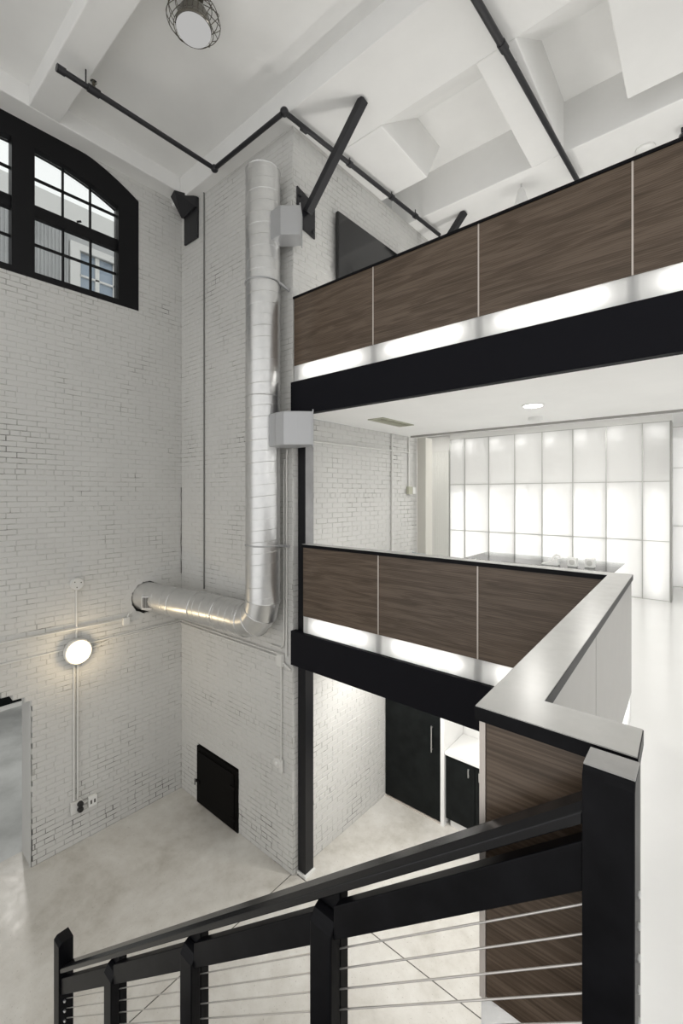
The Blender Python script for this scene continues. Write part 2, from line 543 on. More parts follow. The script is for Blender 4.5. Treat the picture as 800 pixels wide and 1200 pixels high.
def brick_wall(name, origin, xdir, s0, s1, z0, z1, thick, holes, label, zvis=None, joint=1.0):
    """origin: corner point; xdir: local x along the wall (face looks along local y)."""
    rz = math.atan2(xdir[1], xdir[0])
    CH = 0.068
    rows = int((z1 - z0) / CH + 0.999)
    rot = Matrix.Rotation(rz, 4, 'Z')
    org = Vector(origin)
    wall = None
    back = MB()
    bricks = []
    run = None
    for r_ in range(rows):
        za = z0 + r_ * CH; zb = min(za + CH, z1); zm = (za + zb) / 2
        hs = holes(zm)
        ivs = subtract((s0, s1), hs)
        if run and run[0] == ivs:
            run[2] = zb
        else:
            if run:
                for a, b2 in run[0]:
                    back.box(a, b2, -thick, -0.001, run[1], run[2])
            run = [ivs, za, zb]
        header = (r_ % 7 == 3)
        L = 0.1045 if header else 0.2075
        off = RB.uniform(0, 0.01) + (0.0 if r_ % 2 else L / 2)
        k = math.floor((s0 - off) / L)
        s = off + k * L
        while s < s1:
            for a, b2 in subtract((max(s, s0), min(s + L, s1)), hs):
                if b2 - a > 0.03 and zb - za > 0.03:
                    bricks.append(((a + b2) / 2, zm, b2 - a - RB.choice((0.0005, 0.003, 0.006, 0.0075)), zb - za - RB.choice((0.002, 0.004, 0.006, 0.0075)), header))
            s += L
    for a, b2 in run[0]:
        back.box(a, b2, -thick, -0.001, run[1], run[2])
    me = bpy.data.meshes.new(name)
    me.from_pydata([tuple(v) for v in back.v], [], back.f); me.materials.append(M['mortar'])
    wall = bpy.data.objects.new(name, me); COL.objects.link(wall)
    wall.location = org; wall.rotation_euler = (0, 0, rz)
    struct(wall, label, 'wall')
    # the 300 that show largest become bricks of their own
    sc = []
    nrm = rot @ Vector((0, 1, 0))
    for i, (s, z, L, h, hd) in enumerate(bricks):
        p = org + rot @ Vector((s, 0, z))
        w = in_view(p)
        if w is None or (zvis and not zvis(s, z)):
            continue
        d = Vector(EYE) - p
        sc.append((L * h * max(0, d.normalized().dot(nrm)) / (w * w) if L > 0.06 else 0, i))
    sc.sort(reverse=True)
    own = set(i for _, i in sc[:300])
    rest = MB()
    for i, (s, z, L, h, hd) in enumerate(bricks):
        v = RB.randrange(6)
        if i in own:
            base = var_mesh('h' if hd else 's', v)
            o = bpy.data.objects.new('brick', base); COL.objects.link(o)
            o.parent = wall
            o.location = (s, 0, z)
            o.scale = (L / (0.098 if hd else 0.200), 1, h / 0.0605)
            o.rotation_euler = (RB.uniform(-.006, .006), RB.uniform(-.006, .006), 0)
        else:
            vs, fs = brick_shape(L, h, RB.choice([0.0015, 0.0022, 0.003, 0.0042]) * joint, RB)
            rest.add([(x + s, y, zz + z) for x, y, zz in vs], fs)
    if rest.v:
        me = bpy.data.meshes.new('brickwork')
        me.from_pydata([tuple(v) for v in rest.v], [], rest.f); me.materials.append(M['brick_paint'])
        o = bpy.data.objects.new('brickwork', me); COL.objects.link(o)
        o.parent = wall; o['kind'] = 'stuff'
    return wall

# window outline on the left wall (s = metres from the corner)
WIN_R, WIN_C = 0.689, 2.115
WIN_L = 2 * WIN_C - WIN_R
ARCH = [(0.683, 9.080), (0.76, 9.128), (0.84, 9.172), (0.98, 9.240), (1.134, 9.304), (1.27, 9.350), (1.42, 9.380)]
def arch_out(s):
    s = WIN_C - abs(s - WIN_C)
    if s <= ARCH[0][0]: return ARCH[0][1]
    for (a, za), (b2, zb) in zip(ARCH, ARCH[1:]):
        if s <= b2:
            return za + (zb - za) * (s - a) / (b2 - a)
    return 9.38
def arch_in(s):
    d = abs(s - WIN_C) / 1.129
    return 9.115 - 0.238 * d ** 2.3

HOLE_C = (0.555, 3.165)
def holes_A(z):
    hs = []
    if z < 2.14:
        hs.append((2.025 + 0.006 * math.sin(z * 40), 3.35))
    elif z < 2.36:
        e = 2.03 + (z - 2.10) * 1.75
        hs.append((e, 5.375 - e))
    if z > 7.455:
        e = WIN_R
        if z > 9.08:
            for i in range(200):
                if arch_out(e) >= z + 0.036: break
                e += 0.005
        hs.append((e, 2 * WIN_C - e))
    dz = z - HOLE_C[1]
    if abs(dz) < 0.245:
        w = math.sqrt(max(0, 0.245 ** 2 - dz * dz)) + 0.012 * math.sin(z * 53)
        if w > 0.03:
            hs.append((HOLE_C[0] - w, HOLE_C[0] + w + (0.05 if dz < -0.12 else 0)))
    return hs
wall_left = brick_wall('wall_left', (0, 0, 0), (-WA.x, -WA.y), -0.02, 6.5, 0, 9.38, 0.40, holes_A,
                       'white-painted brick wall with the arched window and doorway', zvis=lambda s, z: s < 2.6 and (z < 3.0 or z > 3.4))
wall_back = brick_wall('wall_back', (0, 0, 0), (-1, 0), -2.571, 0.0, 0, 9.28, 0.12, lambda z: [(-1.488, -0.482)] if z < 0.862 else [],
                       'white-painted brick pier wall behind the duct', zvis=lambda s, z: s > -2.1)
wc = (-WA.x, -WA.y)
brick_wall('wall_right', tuple(C0), wc, -1.93, -0.003, 0, 2.63, 0.30, lambda z: [], 'white-painted brick side wall on the ground level beside the black doors',
           zvis=lambda s, z: s < -0.3)
brick_wall('wall_right', tuple(C0), wc, -2.88, -0.003, Z2, 5.69, 0.30, lambda z: [], 'white-painted brick side wall on the middle level',
           zvis=lambda s, z: z > 3.9 and s < -0.3)
brick_wall('wall_right', tuple(C0), wc, -4.62, -0.003, Z3, 9.28, 0.30, lambda z: [], 'white-painted brick side wall on the top level behind the television',
           zvis=lambda s, z: z > 7.3)
MB().lathe(onA(HOLE_C[0], HOLE_C[1], -0.16), NA, [(0.31, 0), (0.31, 0.135)], 32).build('duct_gap_shade', 'hole_shade', wall_left)  # black disc painted as the shade in the gap around the duct
RC = random.Random(5)
NQ = 72
g = MB(); vs = []
for q in range(NQ):
    a = 2 * math.pi * q / NQ
    ri = 0.236 + RC.uniform(-0.006, 0.010); ro = 0.325 + RC.uniform(-0.02, 0.02)
    for r_, d_ in ((ri, -0.03), (ri, 0.005), (ro, 0.0045), (ro, -0.03)):
        vs.append(onA(HOLE_C[0] + r_ * math.cos(a), HOLE_C[1] + r_ * math.sin(a), d_))
fs = []
for q in range(NQ):
    n2_ = (q + 1) % NQ
    for k in range(3):
        fs.append((q * 4 + k, n2_ * 4 + k, n2_ * 4 + k + 1, q * 4 + k + 1))
g.add(vs, fs).build('plaster_collar', 'brick_paint', wall_left)
MB().tube([(0.012 + RC.uniform(-.006, .006), -0.012 + RC.uniform(-.004, .004), 3.45 + 0.06 * i) for i in range(24)], [RC.uniform(0.002, 0.0075) for i in range(24)], 5).build('corner_crack', 'joint_dark', wall_left)
MB().extr([onA(2.031, 0.0, -0.40), onA(2.040, 0.0, -0.40), onA(2.040, 0.0, -0.012), onA(2.031, 0.0, -0.012)], (0, 0, 2.138)).build('jamb_lining', 'brick_paint', wall_left)
# doorway: the room beyond, seen through it
struct(MB().box(-5.6, -5.33, -7, 4, 0, 2.7).build('wall_far_left', 'black_laminate'), 'dark wall of the room beyond the doorway', 'wall')
struct(MB().box(-5.33, -5.29, -7, 4, 0, 0.09).build('baseboard_far', 'white_paint'), 'pale skirting of the room beyond the doorway', 'baseboard')
struct(MB().box(-6.0, -0.44, -7, 4, 2.7, 2.8).build('ceiling', 'plaster'), 'ceiling of the room beyond the doorway', 'ceiling')

# ------------------------------------------------------------------ ceiling over the atrium and the top level
ceil = struct(MB().box(-0.4, 13, -9, 0.3, 9.62, 9.85).box(-0.4, 13, 0.3, 8.2, 9.96, 10.1).build('ceiling', 'plaster'), 'white concrete coffered ceiling', 'ceiling')
def beam(x0, x1, y0, y1, z0, z1=None):
    z1 = z1 or (9.97 if y1 > 0 else 9.63)
    return MB().box(x0, x1, y0, y1, z0, z1).build('beam', 'plaster', ceil, bevel=0.012)
beam(-0.40, 0.255, -9.0, -0.165, 9.38)
for y in (-1.81, -3.78, -5.75):
    beam(0.255, 12.9, y - 0.33, y, 9.38)
beam(-0.40, 12.9, -0.165, 0.70, 9.28)
beam(2.30, 12.9, 2.62, 8.1, 9.28)
beam(4.62, 5.04, 0.70, 2.62, 9.28)
for x0, x1, ye in ((2.30, 3.41, 1.86), (5.80, 6.75, 2.22)):
    g = MB().extr([(x0, 0.70, 9.28), (x0, ye, 9.28), (x0, ye + 0.40, 9.97), (x0, 0.70, 9.97)], (x1 - x0, 0, 0))
    g.build('beam', 'plaster', ceil, bevel=0.012)
for x0, x1 in ((3.41, 4.62), (5.04, 5.80)):           # haunch on the near side of each coffer
    MB().extr([(x0, 0.70, 9.29), (x0, 1.60, 9.97), (x0, 0.70, 9.97)], (x1 - x0, 0, 0)).build('haunch', 'plaster', ceil)
for x0 in (7.6, 9.5):
    beam(x0, x0 + 0.4, 0.70, 2.62, 9.28)

# ------------------------------------------------------------------ arched window
win = thing('window_1', onA(WIN_C, 7.455), 'black-framed arched sash window high in the brick wall', 'window', kind='structure', rz=math.atan2(NA.y, NA.x))
D0, D1 = -0.15, 0.010                                # frame depth inside the wall
def wbox(sa, sb, za, zb, d0=D0, d1=D1, g=None):
    g = g or MB()
    return g.extr([onA(sa, za, d0), onA(sb, za, d0), onA(sb, zb, d0), onA(sa, zb, d0)], NA * (d1 - d0))
def wpoly(pts, d0=D0, d1=D1):
    return MB().extr([onA(s, z, d0) for s, z in pts], NA * (d1 - d0))
wbox(WIN_R, 0.975, 7.455, 9.01, D0, 0.009).build('jamb', 'window_black', win)
wbox(3.255, WIN_L, 7.455, 9.01, D0, 0.009).build('jamb', 'window_black', win)
wbox(1.996, 2.235, 7.53, 9.12).build('mullion', 'window_black', win)
wbox(WIN_R, WIN_L, 7.455, 7.535, D0, 0.011).build('sill', 'window_black', win)
N = 36
up = [(WIN_R + (WIN_L - WIN_R) * i / N, 0) for i in range(N + 1)]
g = MB()
up = sorted(set([u for u, _ in up] + [0.975, 3.255]))
for a, b2 in zip(up, up[1:]):
    inside = 0.97 < (a + b2) / 2 < 3.26
    lowz = lambda q: arch_in(q) if inside else 8.86
    g.extr([onA(a, lowz(a), D0), onA(b2, lowz(b2), D0), onA(b2, arch_out(b2), D0), onA(a, arch_out(a), D0)], NA * (D1 - D0))
g.build('arch_head', 'window_black', win)
YR = (7.527, 7.924, 8.262, 8.419, 8.778)
for c0 in (0.980, 2.235):
    cols = [c0 + 0.338 * i for i in range(4)]
    sash_lo = wbox(c0, c0 + 1.016, YR[2], YR[3], -0.12, -0.045).build('meeting_rail', 'window_black', win)
    for s in cols[1:3]:
        wbox(s - 0.011, s + 0.011, YR[0], YR[2], -0.10, -0.06).build('muntin', 'window_black', win)
        wbox(s - 0.011, s + 0.011, YR[3], arch_in(s) + 0.01, -0.115, -0.075).build('muntin', 'window_black', win)
    wbox(c0, c0 + 1.016, YR[1] - 0.012, YR[1] + 0.012, -0.10, -0.06).build('muntin', 'window_black', win)
    wbox(c0, c0 + 1.016, YR[4] - 0.011, YR[4] + 0.011, -0.115, -0.075).build('muntin', 'window_black', win)
    for i in range(3):
        a, b2 = cols[i], cols[i + 1]
        wbox(a, b2, YR[0], YR[1], -0.082, -0.078).build('pane', 'glass', win)
        wbox(a, b2, YR[1], YR[2], -0.082, -0.078).build('pane', 'glass', win)
        wbox(a, b2, YR[3], YR[4], -0.097, -0.093).build('pane', 'glass', win)
        wpoly([(a, YR[4]), (b2, YR[4]), (b2, max(arch_in(b2), YR[4] + .01)), (a, max(arch_in(a), YR[4] + .01))], -0.097, -0.093).build('pane', 'glass', win)
MB().bar(onA(1.50, 8.43, -0.045), onA(1.45, 8.45, -0.03), 0.02, 0.02).build('latch', 'window_black', win)

# neighbouring house across the yard
nb = thing('neighbor_house', (-7.0, 1.5, 0), 'grey metal-clad house with a white window seen through the arched window', 'building')
g = MB()
prof = []
y = -9.0
while y < 0.30:
    prof += [(-6.0, y), (-6.0, y + 0.04), (-5.97, y + 0.05), (-5.97, y + 0.07), (-6.0, y + 0.08)]
    y += 0.08
prof = prof + [(-6.0, 0.32), (-6.2, 0.32), (-6.2, -9.0)]
g.prism(prof, 0, 11.55)
g.build('ribbed_siding', 'siding', nb)
MB().box(-6.22, -6.02, -9, 12, 11.55, 12.22).build('fascia_board', 'trim_pale', nb)
g = MB().box(-6.2, -6.03, 0.31, 0.62, 0, 11.55).box(-6.2, -6.03, 0.62, 12, 11.05, 11.55).box(-6.2, -6.03, 2.0, 12, 0, 11.05).box(-6.2, -6.03, 0.62, 2.0, 0, 9.3)
g.build('wall', 'siding', nb)
g = MB().box(-6.06, -5.96, 0.40, 0.62, 9.2, 11.05).box(-6.06, -5.96, 0.40, 2.2, 11.05, 11.22).box(-6.06, -5.96, 2.0, 2.2, 9.2, 11.05)
g.build('window_trim', 'trim_pale', nb)
for a in (0.62, 1.08, 1.54):
    f = MB().box(-6.14, -6.05, a, a + 0.05, 9.3, 11.05).box(-6.14, -6.05, a + 0.41, a + 0.46, 9.3, 11.05).box(-6.14, -6.05, a, a + .46, 10.42, 10.47).build('window_sash', 'trim_pale', nb)
    MB().box(-6.12, -6.11, a + 0.05, a + 0.41, 9.3, 11.05).build('pane', 'neighbor_glass', f)

# ------------------------------------------------------------------ steel column and fascia beams
t = thing('steel_column', (2.648, 0.148, 0), 'black square steel column at the corner of the brick pier', 'column')
MB().box(2.586, 2.712, 0.075, 0.222, 0.03, 5.68).build('shaft', 'black_gloss', t, bevel=0.004)
MB().box(2.712, 2.716, 0.078, 0.219, Z2 + 0.01, 5.675).build('side_sheen', 'column_sheen_grey', t)  # added grey plate paints the middle level's reflection on the black shaft
MB().box(2.583, 2.735, 0.055, 0.232, 0.0, 0.035).build('base_plinth', 'plastic_white', t, bevel=0.003)
o = MB().box(2.563, 9.0, -0.03, 0.055, 5.683, Z3).build('fascia_beam', 'black_steel', bevel=0.002)
tag(o, 'black steel fascia beam along the edge of the top balcony', 'beam')
g = MB().prism([(2.563, -0.03), (5.90, -0.03), (5.975, -2.60), (6.40, -2.60), (6.40, -2.58), (6.0, -2.578), (5.935, 0.055), (2.563, 0.055)], 2.618, Z2)
o = g.build('fascia_beam', 'black_steel', bevel=0.002)
tag(o, 'black steel fascia beam along the edge of the lower balcony', 'beam')

# ------------------------------------------------------------------ balcony guards
def guard_run(root, x0, x1, joints, zf, y0=0.0, pale_back=True):
    """wood-faced guard running along X with a lit strip at its foot; zf: floor level"""
    zw0, zw1, zc = zf + 0.205, zf + 1.038, zf + 1.078
    xs = [x0] + joints + [x1]
    for a, b2 in zip(xs, xs[1:]):
        MB().box(a + 0.006, b2 - 0.006, y0, y0 + 0.022, zw0, zw1).build('wood_panel', 'walnut', root, bevel=0.0012)
        MB().box(a + 0.004, b2 - 0.004, y0 + 0.098, y0 + 0.118, zw0, zw1).build('back_panel', 'panel_pale', root)
        MB().box(a, b2, y0 + 0.010, y0 + 0.016, zf + 0.004, zw0).build('frosted_strip', 'frosted', root)
        MB().box(a, b2, y0 + 0.112, y0 + 0.118, zf + 0.004, zw0).build('frosted_strip', 'frosted', root)
        MB().tube([(a + 0.17, y0 + 0.070, zf + 0.12), (b2 - 0.17, y0 + 0.070, zf + 0.12)], 0.016, 10).build('light_tube', 'tube_guard', root)
    for a in joints:
        MB().box(a - 0.006, a + 0.006, y0 - 0.003, y0 + 0.02, zw0, zw1).build('joint_strip', 'aluminium', root)
    for a in xs:
        xa = min(max(a, x0 + 0.044), x1 - 0.044)
        MB().box(xa - 0.04, xa + 0.04, y0 + 0.018, y0 + 0.096, zf, zw1).build('upright', 'white_paint', root)

t = thing('balcony_guard', (4.5, 0.06, Z3), 'long walnut-panelled guard of the top balcony with a lit strip below', 'railing')
guard_run(t, 2.586, 8.402, [3.788, 4.942, 6.094, 7.248], Z3)
MB().box(2.580, 8.41, -0.012, 0.130, Z3 + 1.030, Z3 + 1.055).build('cap', 'black_wood', t, bevel=0.003)

t = thing('balcony_guard', (5.0, 0.06, Z2), 'walnut-panelled guard of the lower balcony turning the corner to the stair', 'railing')
guard_run(t, 2.745, 5.935, [3.854, 4.934], Z2)
zw0, zw1, zc = Z2 + 0.205, Z2 + 1.038, Z2 + 1.078
def rp(y, dx, z=0):                      # point on the return: dx to the right of its left face
    k = (y - 0.0) / RT.y
    return Vector((5.945, 0.0, z)) + RT * k + NR * dx
def rbox(y0, y1, d0, d1, z0, z1):
    return MB().extr([rp(y0, d0, z0), rp(y0, d1, z0), rp(y1, d1, z0), rp(y1, d0, z0)], (0, 0, z1 - z0))
ys = [-2.44, -1.50, 0.10]
ysl = [-2.44, -1.30, -0.12]
for a, b2 in zip(ysl, ysl[1:]):
    rbox(a + .004, b2 - .004, 0.0, 0.022, zw0, zw1).build('wood_panel', 'walnut', t)
    rbox(a, b2, 0.010, 0.016, Z2 + .004, zw0).build('frosted_strip', 'frosted', t)
for a, b2 in zip(ys, ys[1:]):
    rbox(a + .005, b2 - .005, 0.112, 0.134, zw0, zw1).build('back_panel', 'panel_pale', t, bevel=0.001)
    rbox(a, b2, 0.122, 0.128, Z2 + .004, zw0).build('frosted_strip', 'frosted', t)
    MB().tube([rp(a + 0.1, 0.075, Z2 + 0.13), rp(b2 - 0.1, 0.075, Z2 + 0.13)], 0.013, 10).build('light_tube', 'tube_guard', t)
rbox(-1.506, -1.494, 0.110, 0.131, zw0, zw1).build('joint_strip', 'joint_dark', t)
for a in (-2.40, -1.5, -0.6, 0.07):
    rbox(a - 0.02, a + 0.02, 0.024, 0.110, Z2, zw1).build('upright', 'white_paint', t)
# short front run facing the stair
MB().box(6.032, 6.372, -2.585, -2.565, Z2 + 0.262, zw1).build('wood_panel', 'walnut', t, bevel=0.0012)
MB().box(6.014, 6.031, -2.588, -2.565, Z2 + 0.255, zw1).build('edge_strip', 'aluminium', t)
MB().box(6.014, 6.372, -2.575, -2.569, Z2 + 0.004, Z2 + 0.262).build('frosted_strip', 'frosted', t)
MB().tube([(6.08, -2.52, Z2 + 0.13), (6.33, -2.52, Z2 + 0.13)], 0.013, 10).build('light_tube', 'tube_guard', t)
MB().box(6.372, 6.380, -2.585, -2.448, Z2, zw1).build('end_panel', 'panel_pale', t)
MB().box(6.16, 6.372, -2.470, -2.450, zw0, zw1).build('back_panel', 'panel_pale', t)
# cap: one L-turning board, black core under a grey sheet painted as its sheen
cap_poly = [(2.738, -0.012), (5.937, -0.012), tuple(rp(-2.597, -0.008))[:2], (6.390, -2.600), (6.386, -2.445), tuple(rp(-2.445, 0.142))[:2],
            tuple(rp(0.128, 0.142))[:2], (2.738, 0.128)]
MB().prism(cap_poly, zw1 - 0.0, zc - 0.003).build('cap_core', 'black_wood', t)
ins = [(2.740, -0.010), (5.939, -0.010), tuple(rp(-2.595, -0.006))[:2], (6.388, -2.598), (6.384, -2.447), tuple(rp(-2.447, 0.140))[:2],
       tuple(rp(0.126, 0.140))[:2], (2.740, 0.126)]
MB().prism(ins, zc - 0.003, zc).build('cap_sheen', 'cap_sheen_grey', t)

# ------------------------------------------------------------------ stair with its railing
SL = 0.80                                  # slope of the flight
stair = thing('staircase', (4.5, -3.2, 0), 'black timber staircase running down along the railing', 'stairs')
RISE = Z2 / 16; RUN = RISE / SL
for i in range(1, 16):
    z = Z2 - RISE * i; x = 6.398 - RUN * i
    MB().box(x - 0.02, x + RUN, -3.72, -2.795, z - 0.04, z).build('tread', 'black_wood', stair, bevel=0.003)
for y0 in (-3.77, -2.795):
    g = MB().extr([(6.395, y0, Z2 - 0.35), (6.395, y0, Z2 - 0.05), (2.56, y0, 0.02), (2.56, y0, 0.0), (3.0, y0, 0.0)], (0, 0.05, 0))
    g.build('stringer', 'black_wood', stair)

rail = thing('stair_railing', (4.6, -2.66, 0.0), 'black timber stair railing with steel cables', 'railing')
YF, YB = -2.705, -2.612
def zline(z_at, x):                        # height of a sloping line that is z_at at the top newel
    return z_at - SL * (6.296 - x)
g = MB().extr([(6.296, YF, Z2 - 0.45), (6.296, YB, Z2 - 0.45), (6.296, YB, 4.109), (6.296, YF + 0.012, 4.109), (6.296, YF, 4.090)], (0.099, 0, 0))
nw = g.build('newel_post', 'black_wood', rail, bevel=0.003)
MB().box(6.297, 6.394, YF + 0.013, YB - 0.001, 4.1085, 4.112).build('newel_sheen', 'newel_sheen_grey', nw)  # thin grey slip stands in for sheen on the black newel top
PX = [5.461, 4.626, 3.790]
for x in PX:
    zt = zline(3.930, x + 0.05)
    zb = Z2 - SL * (6.398 - x) - 0.30
    zf0 = zline(3.930, x)
    g = MB().extr([(x, YF, zb), (x, -2.657, zb), (x, -2.657, zf0 + 0.035), (x, YF + 0.022, zf0 + 0.022), (x, YF, zf0 - 0.012)], (0.097, 0, 0))
    g.extr([(x, YB, zb), (x + 0.097, YB, zb), (x + 0.097, YB, zline(3.979, x + 0.097)), (x, YB, zline(3.979, x))], (0, -0.045, 0))
    g.build('post', 'black_wood', rail, bevel=0.005)
x = 2.955
g = MB().extr([(x, YF, 0), (x, YB, 0), (x, YB, 1.585), (x, YF + .02, 1.585), (x, YF, 1.565)], (0.099, 0, 0))
g.build('newel_post', 'black_wood', rail, bevel=0.004)
# handrail: rounded board
xa, xb = 3.054, 6.296
sec = [(-2.700, -0.045), (-2.622, -0.045), (-2.622, -0.010), (-2.632, 0.0), (-2.682, 0.0), (-2.700, -0.016)]
g = MB()
n = len(sec)
vs = [(xx, y, zline(4.022, xx) + dz) for xx in (xa, xb) for y, dz in sec]
g.add(vs, [tuple(range(n)), tuple(range(2 * n - 1, n - 1, -1))] + [(i, n + i, n + (i + 1) % n, (i + 1) % n) for i in range(n)])
g.build('handrail', 'black_lacquer', rail, bevel=0.003)
ends = [3.054, PX[2], PX[2] + 0.097, PX[1], PX[1] + 0.097, PX[0], PX[0] + 0.097, 6.296]
for a, b2 in zip(ends[0::2], ends[1::2]):
    MB().extr([(a, -2.692, zline(3.822, a)), (b2, -2.692, zline(3.822, b2)), (b2, -2.692, zline(3.936, b2)), (a, -2.692, zline(3.936, a))], (0, 0.042, 0)).build('rail_board', 'black_wood', rail, bevel=0.003)
for k in range(9):
    z0 = 3.769 - 0.0687 * k
    MB().tube([(3.05, -2.655, zline(z0, 3.05)), (6.30, -2.655, zline(z0, 6.30))], 0.0027, 8).build('cable', 'cable_steel', rail, smooth=True)
    MB().lathe((6.394, -2.655, zline(z0, 6.395)), (1, 0, 0), [(0.008, 0), (0.008, 0.004), (0.005, 0.006)], 12).build('cable_fitting', 'steel_satin', nw, smooth=True)
    MB().lathe((3.053, -2.672, zline(z0, 3.053)), (1, 0, 0), [(0.008, 0), (0.008, 0.012), (0.004, 0.02)], 10).build('cable_fitting', 'steel_satin', rail, smooth=True)

# ------------------------------------------------------------------ spiral duct
duct = thing('spiral_duct', (2.33, -0.27, 2.85), 'galvanised spiral duct rising up the brick pier and bending into the wall', 'duct')
def rings(pts, r, seg=36):
    pts = [Vector(p) for p in pts]; n = len(pts); out = []
    u = None
    for i in range(n):
        a = (pts[i] - pts[i - 1]).normalized() if i else (pts[1] - pts[0]).normalized()
        b2 = (pts[i + 1] - pts[i]).normalized() if i < n - 1 else a
        t = (a + b2).normalized()
        if u is None:
            u = Vector((0, -1, 0)) if abs(a.z) > 0.5 else Vector((0, 0, 1))
        u = (u - a * u.dot(a)).normalized(); w = a.cross(u)
        ring = []
        for q in range(seg):
            an = 2 * math.pi * q / seg
            p = pts[i] + (u * math.cos(an) + w * math.sin(an)) * r
            k = (pts[i] - p).dot(t) / a.dot(t)          # slide along the incoming axis onto the mitre plane
            ring.append(p + a * k)
        out.append(ring)
        u = (u - b2 * u.dot(b2)).normalized()
    return out
DX, DY, DR = 2.33, -0.272, 0.21
ZH = 3.13
ec = Vector((DX - 0.30, DY, ZH + 0.30))
el = arc(ec, 0, -math.pi / 2, 0.30, 3, (1, 0, 0), (0, 0, 1))
path = [(DX, DY, 8.65), (DX, DY, 5.9)] + [tuple(p) for p in el] + [(1.50, -0.275, ZH), (1.00, -0.315, ZH), (0.58, -0.405, ZH + 0.012), (-0.16, -0.60, ZH + 0.06)]
RGS = rings(path, DR)
for i in range(len(RGS) - 1):
    g = MB(); n = len(RGS[i])
    g.add(RGS[i] + RGS[i + 1], [(q, (q + 1) % n, n + (q + 1) % n, n + q) for q in range(n)] + ([tuple(range(n))] if i == 0 else []))
    g.build('duct_section', 'galvanised', duct, smooth=True)
for i in range(0, len(RGS) - 1):
    ring = RGS[i]
    c = sum((Vector(p) for p in ring), Vector()) / len(ring)
    g = MB().tube([c + (Vector(p) - c) * 1.012 for p in ring + ring[:1]], 0.0055, 6, cap=False)
    g.build('seam_ring', 'galvanised', duct, smooth=True)
def helix(a, b2, r, pitch, th):
    a = Vector(a); b2 = Vector(b2); L = (b2 - a).length; t = (b2 - a).normalized()
    u = t.cross(Vector((0.3, 1, 0.1))).normalized(); w = t.cross(u)
    turns = L / pitch; n = int(turns * 28)
    return MB().tube([a + t * (L * i / n) + (u * math.cos(2 * math.pi * turns * i / n) + w * math.sin(2 * math.pi * turns * i / n)) * r for i in range(n + 1)], th, 5)
helix((DX, DY, 8.62), (DX, DY, 3.42), DR + 0.0005, 0.135, 0.0032).build('spiral_seam', 'galvanised', duct, smooth=True)
helix((2.0, DY, ZH), (1.52, -0.275, ZH), DR + 0.0005, 0.135, 0.0032).build('spiral_seam', 'galvanised', duct, smooth=True)
helix((1.46, -0.278, ZH), (1.03, -0.313, ZH), DR + 0.0005, 0.15, 0.0032).build('spiral_seam', 'galvanised', duct, smooth=True)
helix((0.50, -0.427, ZH + 0.018), (0.05, -0.545, ZH + 0.043), DR + 0.0005, 0.17, 0.0030).build('spiral_seam', 'galvanised', duct, smooth=True)
for z in (7.28, 4.10):
    f = MB().tube([(DX + (DR + .005) * math.cos(a * math.pi / 18), DY + (DR + .005) * math.sin(a * math.pi / 18), z) for a in range(37)], 0.009, 6, cap=False).build('strap', 'galv_box', duct, smooth=True)
    MB().bar((DX + 0.20, DY + 0.07, z), (DX + 0.185, DY + 0.262, z - 0.03), 0.02, 0.03).build('strap_bracket', 'galv_box', f)
# grille near the wall
gn = Vector((0.62, -0.785, 0.0)).normalized(); gt = Vector((0.785, 0.62, 0.0)).normalized()
gc = Vector((0.26, -0.668, ZH + 0.015))
gr = MB().bar(gc - gn * 0.10, gc + gn * 0.035, 0.19, 0.20).build('grille', 'galv_box', duct, bevel=0.004)
for i in range(7):
    p = gc + gn * 0.037 + gt * (-0.066 + 0.022 * i)
    MB().bar(p - Vector((0, 0, 0.075)), p + Vector((0, 0, 0.075)), 0.012, 0.006, up=gn).build('slat', 'joint_dark', gr)

def outlet_box(plan, z0, z1, label, lip):
    o = MB().prism(plan, z0, z1).build('outlet_box', 'galv_box', duct, bevel=0.008)
    o['label'] = label
    a = Vector((*lip[0], 0)); b2 = Vector((*lip[1], 0)); d = (b2 - a).normalized()
    g = MB().bar((a - d * 0.012) + Vector((0, 0, (z0 + z1) / 2)), (b2 + d * 0.012) + Vector((0, 0, (z0 + z1) / 2)), 0.012, z1 - z0 + 0.035)
    g.build('flange', 'galv_box', o)
outlet_box([(2.479, -0.326), (2.704, -0.326), (2.879, -0.181), (2.725, 0.004), (2.62, -0.06), (2.44, -0.20)], 7.735, 8.077,
           'angular sheet-metal outlet box', ((2.879, -0.181), (2.725, 0.004)))
outlet_box([(2.46, -0.31), (2.56, -0.352), (2.69, -0.385), (2.812, -0.375), (2.94, -0.28), (3.062, -0.158), (2.945, -0.036), (2.70, -0.036), (2.50, -0.14)], 5.278, 5.664,
           'wide sheet-metal outlet box', ((3.062, -0.158), (2.945, -0.036)))

